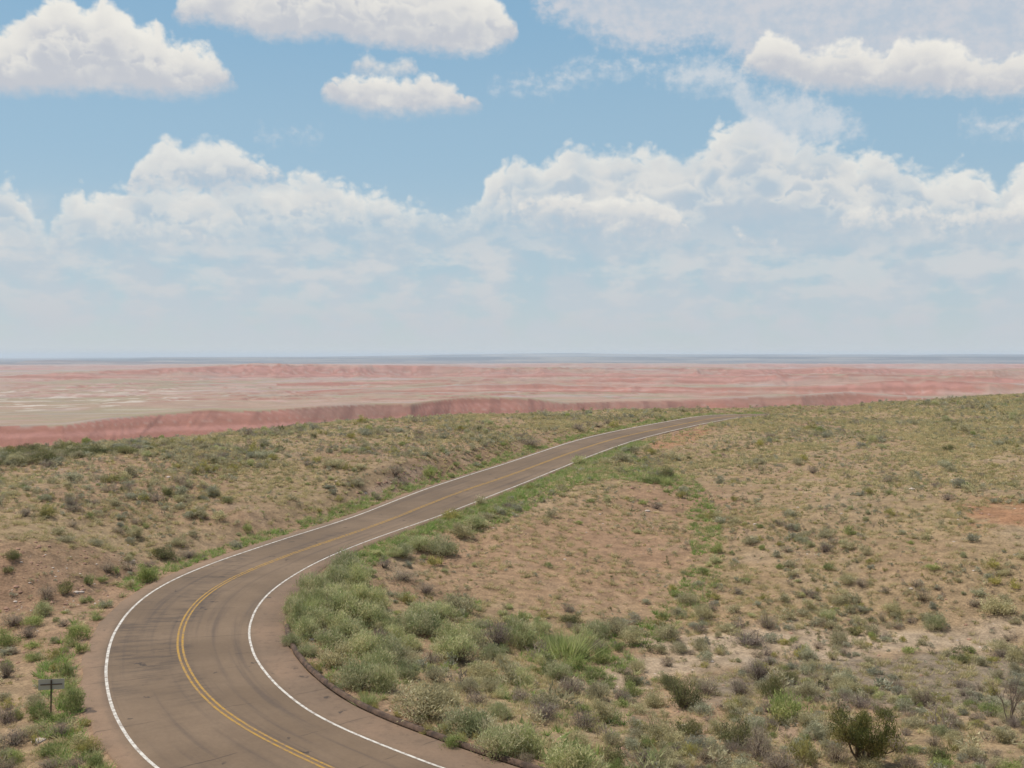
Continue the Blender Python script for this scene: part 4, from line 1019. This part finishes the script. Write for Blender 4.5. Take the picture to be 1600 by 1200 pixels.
# one set of noises is shared by every bank of cloud
P3n = g.vec(AZ, g.m('MULTIPLY', EL_, 1.25), 0)
warp = g.n('ShaderNodeTexNoise', noise_dimensions='2D'); g.put(warp.inputs['Vector'], P3n); warp.inputs['Scale'].default_value = .6; warp.inputs['Detail'].default_value = 2
wv = g.n('ShaderNodeVectorMath', operation='MULTIPLY_ADD'); g.put(wv.inputs[0], warp.outputs['Color']); wv.inputs[1].default_value = (.9, .7, 0); g.put(wv.inputs[2], P3n)
PW = wv.outputs[0]
def billow(scale, seed, detail=1):
    off = g.n('ShaderNodeVectorMath', operation='ADD'); g.put(off.inputs[0], PW); off.inputs[1].default_value = (seed, seed * .7, 0)
    n_ = g.noise(off.outputs[0], scale, detail, .5, '2D')
    return g.m('SUBTRACT', g.m('MULTIPLY', g.m('ABSOLUTE', g.m('SUBTRACT', n_, .5)), 4.0), .45)     # rounded heads with creases between
b1 = billow(.40, 3.1); b2 = billow(1.05, 9.4); b3 = billow(.33, 21.7)
fb = g.noise(P3n, 1.5, 6, .6, '2D')
fbl = g.noise(PW, .42, 2, .5, '2D')
def lobes(a_, b_, ka, kb, kf):
    x_ = g.m('ADD', g.m('MULTIPLY', a_, ka), g.m('MULTIPLY', b_, kb))
    return g.m('ADD', x_, g.m('MULTIPLY', g.m('SUBTRACT', fb, .5), kf))
# lumpiness of a cloud's outline, in degrees, and of the lobes that stand in front of it
lump = lobes(b1, b2, .55, .36, 1.1)
lumpB = lobes(b3, b2, 1.5, .5, 1.5); lumpC = lobes(b1, b2, 1.5, -.5, 1.5)
soft_l = g.m('MULTIPLY', g.m('SUBTRACT', fb, .5), 1.6)
tone = g.m('ADD', g.m('MULTIPLY', g.m('SUBTRACT', fbl, .5), 1.5), g.m('ADD', g.m('MULTIPLY', b2, .10), g.m('MULTIPLY', g.m('SUBTRACT', fb, .5), .9)))

def curve(pts):
    """elevation as a function of azimuth from photo outline points."""
    P = np.array(pts, float); a_, e_ = azel(P[:, 0], P[:, 1])
    nd = g.n('ShaderNodeFloatCurve'); cv = nd.mapping.curves[0]
    xs = (a_ - A0) / (A1 - A0); ys = (e_ - E0) / (E1 - E0)
    o = np.argsort(xs); xs, ys = xs[o], ys[o]
    cv.points[0].location = (0, ys[0]); cv.points[1].location = (1, ys[-1])
    for x_, y_ in zip(xs, ys):
        if 0.001 < x_ < .999: cv.points.new(float(x_), float(y_))
    for p_ in cv.points: p_.handle_type = 'VECTOR'
    nd.mapping.use_clip = False
    nd.mapping.update()
    g.put(nd.inputs['Value'], uaz)
    return g.m('ADD', g.m('MULTIPLY', nd.outputs[0], E1 - E0), E0)

WHITE, CREAM, SHADE, BLUEG = RAD((240, 237, 229)), RAD((226, 224, 220)), RAD((197, 200, 207)), RAD((187, 200, 211))
HAZE = RAD((185, 197, 207))
veil = g.m('POWER', 2.718, g.m('MULTIPLY', g.m('MAXIMUM', EL_, 0.0), -.16))
col = g.mix(1.0, sky.outputs[0], (1.0, 1.02, .98), 'MULTIPLY')
# thin summer haze lightens the sky, more towards the horizon
hzc = g.mix(g.ss(0, 5, EL_), RAD((187, 198, 207)), RAD((176, 197, 209)))
hzc = g.mix(g.ss(4, 11, EL_), hzc, RAD((157, 190, 211))); hzc = g.mix(g.ss(10, 19, EL_), hzc, RAD((138, 180, 209)))
col = g.mix(g.ss(60, 16, EL_), col, g.mix(.82, col, hzc))

def layer(col, top, base, op=1.0, w_top=.6, w_base=.7, amp=1.0, base_amp=.45, deep=2.3, hazy=0.0, bluish=0.0, dim=0.0, brk=0.0):
    T = curve(top); B = curve(base)
    d0 = g.m('SUBTRACT', T, EL_)
    dt = g.m('ADD', d0, g.m('MULTIPLY', lump, amp))
    db = g.m('ADD', g.m('SUBTRACT', EL_, B), g.m('MULTIPLY', soft_l, base_amp))
    al = g.m('MULTIPLY', g.ss(0.0, w_top, dt), g.ss(0.0, w_base, db))
    al = g.m('MULTIPLY', g.m('MULTIPLY', al, g.ss(0.02, .3, g.m('SUBTRACT', T, B))), op)
    if brk: al = g.m('MULTIPLY', al, g.m('ADD', 1.0 - brk, g.m('MULTIPLY', g.ss(.34, .58, fbl), brk)))
    # each lobe is bright along its upper edge and greyer below; nearer lobes stand lower in the cloud
    def shade(e): return g.m('SUBTRACT', 1.0, g.ss(-.1, deep, e))
    v = shade(dt)
    for k_, (off, lm) in enumerate(((1.1, lumpB), (2.4, lumpC))):
        e = g.m('ADD', g.m('SUBTRACT', d0, off), lm)
        f_ = g.m('MULTIPLY', g.ss(0.0, .8, e), .55)
        v = g.m('ADD', g.m('MULTIPLY', v, g.m('SUBTRACT', 1.0, f_)), g.m('MULTIPLY', g.m('SUBTRACT', shade(e), .13 * k_), f_))
    h = g.ss(.1, 2.7, db)
    v = g.m('ADD', g.m('MULTIPLY', g.m('MULTIPLY', v, g.m('ADD', .12, g.m('MULTIPLY', h, .88))), 1.0), g.m('MULTIPLY', tone, .42))
    sh = g.mix(bluish, SHADE, BLUEG)
    v = g.m('SUBTRACT', v, dim) if dim else v
    c_ = g.mix(g.ss(-.05, .5, v), sh, CREAM); c_ = g.mix(g.ss(.42, .95, v), c_, WHITE)
    if hazy: c_ = g.mix(hazy, c_, HAZE)
    return g.mix(al, col, c_)
thin = g.ss(.30, .68, g.m('ADD', g.m('MULTIPLY', fb, .55), g.m('MULTIPLY', fbl, .45)))
def faint(col, top, base, op, c=(214, 217, 220), even=.35):
    T = curve(top); B = curve(base)
    al = g.m('MULTIPLY', g.ss(-.5, 1.0, g.m('ADD', g.m('SUBTRACT', T, EL_), g.m('MULTIPLY', soft_l, 1.3))), g.ss(-.5, 1.0, g.m('ADD', g.m('SUBTRACT', EL_, B), g.m('MULTIPLY', soft_l, 1.0))))
    al = g.m('MULTIPLY', g.m('MULTIPLY', al, g.ss(.02, .3, g.m('SUBTRACT', T, B))), g.m('MULTIPLY', op, g.m('ADD', even, g.m('MULTIPLY', thin, 1.1 - even))))
    return g.mix(al, col, RAD(c))
# cloud banks, far to near: outline points in the photo's columns and rows; where the top lies under the base there is a gap
# small flat clouds and streaks low over the horizon
lowv = g.vec(g.m('MULTIPLY', AZ, .42), g.m('MULTIPLY', EL_, 1.0), 4.0)
lo_n = g.m('ADD', g.m('MULTIPLY', g.noise(lowv, 1.0, 5, .58, '2D'), .75), g.m('MULTIPLY', g.noise(lowv, .35, 1, .5, '2D'), .25))
lo_a = g.m('MULTIPLY', g.m('MULTIPLY', g.ss(.42, .62, lo_n), g.m('MULTIPLY', g.ss(.2, 2.2, EL_), g.ss(8.5, 5.0, EL_))), .5)
vz = g.m('MULTIPLY', g.m('MULTIPLY', g.ss(.30, .62, fbl), g.ss(-.5, 1.5, EL_)), g.m('MULTIPLY', g.ss(8.5, 4.0, EL_), .62))
col = g.mix(vz, col, RAD((195, 202, 210)))
col = g.mix(lo_a, col, g.mix(g.ss(1, 5, EL_), RAD((200, 201, 206)), RAD((221, 219, 217))))
# the long banks: towers on the left, the wide mass on the right
col = layer(col, [(-300, 280), (-60, 282), (0, 276), (20, 280), (40, 298), (60, 326), (78, 362), (84, 335), (100, 304), (120, 292), (180, 288), (205, 284), (260, 276), (330, 280), (440, 272), (500, 262), (525, 266), (540, 282), (600, 291), (640, 308), (670, 324), (715, 334), (735, 322),
                  (752, 294), (767, 258), (790, 243), (830, 246), (850, 243), (870, 226), (900, 215), (930, 223), (960, 221), (1000, 229), (1050, 235), (1085, 226), (1100, 220), (1120, 190), (1150, 177), (1200, 180), (1235, 214), (1260, 209), (1300, 213), (1320, 223), (1340, 240), (1362, 229), (1390, 228), (1410, 246), (1450, 264), (1480, 251), (1520, 250), (1545, 266), (1560, 286), (1575, 269), (1600, 249), (1650, 235), (1900, 240)],
            [(-300, 440), (0, 432), (80, 430), (200, 424), (300, 430), (400, 424), (500, 416), (600, 412), (700, 404), (753, 396), (800, 406), (900, 420), (1000, 426), (1100, 424), (1200, 424), (1350, 424), (1500, 420), (1600, 426), (1900, 430)],
            .90, w_top=.75, amp=.95, w_base=3.8, base_amp=1.3, hazy=.12, bluish=.8, dim=.0, brk=.2)
# lobes in front of them
col = layer(col, [(-300, 430), (185, 345), (198, 280), (212, 244), (235, 226), (255, 211), (275, 213), (290, 221), (320, 207), (350, 208), (370, 221), (400, 239), (425, 250), (446, 268), (470, 330), (780, 420), (800, 320), (830, 297), (870, 292), (930, 300), (1000, 296), (1050, 308), (1072, 330), (1080, 352), (1092, 420), (1120, 430), (1132, 366), (1150, 354), (1180, 362), (1220, 372), (1245, 386), (1262, 430), (1285, 372), (1300, 345), (1330, 323), (1380, 318), (1420, 326), (1500, 330), (1560, 312), (1600, 296), (1800, 290)],
            [(-300, 300), (185, 326), (250, 318), (330, 322), (400, 312), (446, 302), (470, 296), (780, 356), (830, 358), (880, 372), (960, 386), (1060, 388), (1090, 380), (1120, 394), (1250, 396), (1270, 376), (1300, 374), (1400, 372), (1500, 380), (1600, 390), (1800, 390)], .86, w_base=1.5, amp=.7, hazy=.08, base_amp=1.2, bluish=.6, dim=.02)
# high thin sheet and streaks
col = faint(col, [(-300, 100), (800, 80), (830, 0), (900, -30), (1000, -50), (1200, -60), (1800, -80)], [(-300, 20), (800, 4), (860, 30), (930, 60), (1000, 84), (1060, 78), (1100, 66), (1180, 110), (1800, 150)], .86, (206, 208, 214), even=.7)
col = faint(col, [(-300, 260), (380, 230), (400, 208), (470, 208), (500, 206), (520, 226), (738, 170), (760, 130), (800, 127), (850, 127), (880, 106), (920, 96), (1000, 94), (1022, 110), (1040, 106), (1080, 88), (1130, 90), (1165, 114), (1180, 142), (1200, 142), (1260, 142), (1320, 170), (1390, 236), (1480, 236), (1500, 187), (1560, 189), (1800, 187)],
            [(-300, 200), (380, 216), (500, 217), (520, 212), (738, 130), (780, 142), (860, 144), (900, 126), (1000, 112), (1022, 122), (1060, 140), (1140, 144), (1160, 190), (1200, 236), (1300, 226), (1390, 200), (1480, 204), (1520, 209), (1600, 213), (1800, 213)], .72, (213, 217, 221), even=.75)
# the nearer cumulus
col = layer(col, [(-300, 300), (530, 220), (545, 96), (560, 80), (575, 77), (598, 91), (620, 85), (645, 83), (656, 97), (668, 220), (1010, 220), (1800, 300)],
            [(-300, 60), (530, 110), (560, 130), (620, 134), (660, 126), (668, 100), (1800, 60)], .82, amp=.5, w_base=1.1, base_amp=.7, hazy=.1)
col = layer(col, [(-300, -60), (0, 40), (20, 28), (50, 2), (100, -20), (135, 4), (160, -14), (190, 2), (215, 28), (240, 26), (262, 50), (300, 58), (335, 78), (358, 98), (372, 120), (392, 260), (480, 260), (499, 150), (508, 128), (522, 112), (540, 108), (556, 108), (590, 112), (640, 114), (656, 108), (680, 109), (705, 121), (730, 143), (756, 160), (772, 260), (1135, 240), (1152, 92), (1170, 72), (1185, 48), (1200, 35), (1230, 44), (1270, 78), (1300, 66), (1340, 60), (1380, 78), (1400, 58), (1450, 48), (1480, 58), (1520, 76), (1560, 84), (1590, 70), (1650, 60), (1800, 60)],
            [(-300, 164), (0, 162), (100, 158), (180, 158), (260, 164), (310, 164), (350, 152), (372, 142), (392, 132), (480, 150), (500, 164), (530, 178), (570, 188), (610, 192), (680, 188), (730, 186), (760, 172), (772, 160), (1135, 100), (1165, 124), (1220, 140), (1260, 152), (1300, 156), (1400, 156), (1500, 160), (1560, 166), (1650, 160), (1800, 154)], .97, w_base=.95, amp=.72, base_amp=.5, dim=.05)
col = layer(col, [(-300, 200), (248, 140), (264, 22), (280, -14), (330, -40), (420, -60), (600, -60), (760, -30), (795, 10), (812, 40), (826, 140), (1800, 300)],
            [(-300, 0), (248, 20), (285, 46), (320, 44), (360, 54), (420, 72), (460, 74), (520, 68), (570, 82), (640, 88), (700, 96), (760, 96), (800, 76), (826, 40), (1800, 0)], .97, w_base=.8, amp=.6, base_amp=.5)
# broken cloud over the rest of the sky, above and behind
cov = g.m('MULTIPLY', g.ss(.52, .66, g.noise(tc, 3.2, 4, .6)), g.m('MAXIMUM', g.ss(21, 28, EL_), g.ss(30, 36, g.m('ABSOLUTE', AZ))))
col = g.mix(g.m('MULTIPLY', cov, g.ss(-1, 4, EL_)), col, RAD((226, 226, 226)))

g.put(bg.inputs['Color'], col)
W.cycles.sampling_method = 'MANUAL' if hasattr(W.cycles, 'sampling_method') else W.cycles.sampling_method
W.cycles.sample_map_resolution = 512

# ------------------------------------------------------------------ the air
hz_top = float(max(Z.max(), CAM_Z)) + 8
lo, hi = float(Z.min()) - 1.0, hz_top
bm = bmesh.new(); box_bm(bm, 0, 0, (lo + hi) / 2, 124000, 124000, hi - lo)
hm = bpy.data.materials.new('haze_air'); hm.use_nodes = True; hm.node_tree.nodes.clear()
g = G(hm.node_tree); out = g.n('ShaderNodeOutputMaterial'); pv = g.n('ShaderNodeVolumePrincipled')
pv.inputs['Color'].default_value = (.76, .89, 1.0, 1); pv.inputs['Density'].default_value = 4.1e-5; pv.inputs['Anisotropy'].default_value = 0.0
hm.node_tree.links.new(pv.outputs[0], out.inputs['Volume'])
hz = bm_obj('haze', bm, hm, None); tag(hz, 'pale blue haze that fades the far desert', 'haze', kind='stuff')

# ------------------------------------------------------------------ output
S.render.engine = 'CYCLES'
S.cycles.use_denoising = True
S.cycles.max_bounces = 6; S.cycles.diffuse_bounces = 2; S.cycles.glossy_bounces = 1; S.cycles.transmission_bounces = 2
S.cycles.volume_bounces = 1; S.cycles.transparent_max_bounces = 4
S.cycles.caustics_reflective = False; S.cycles.caustics_refractive = False
S.view_settings.view_transform = 'Standard'; S.view_settings.look = 'None'
S.view_settings.exposure = EXPO; S.view_settings.gamma = 1.0; S.view_settings.use_curve_mapping = False
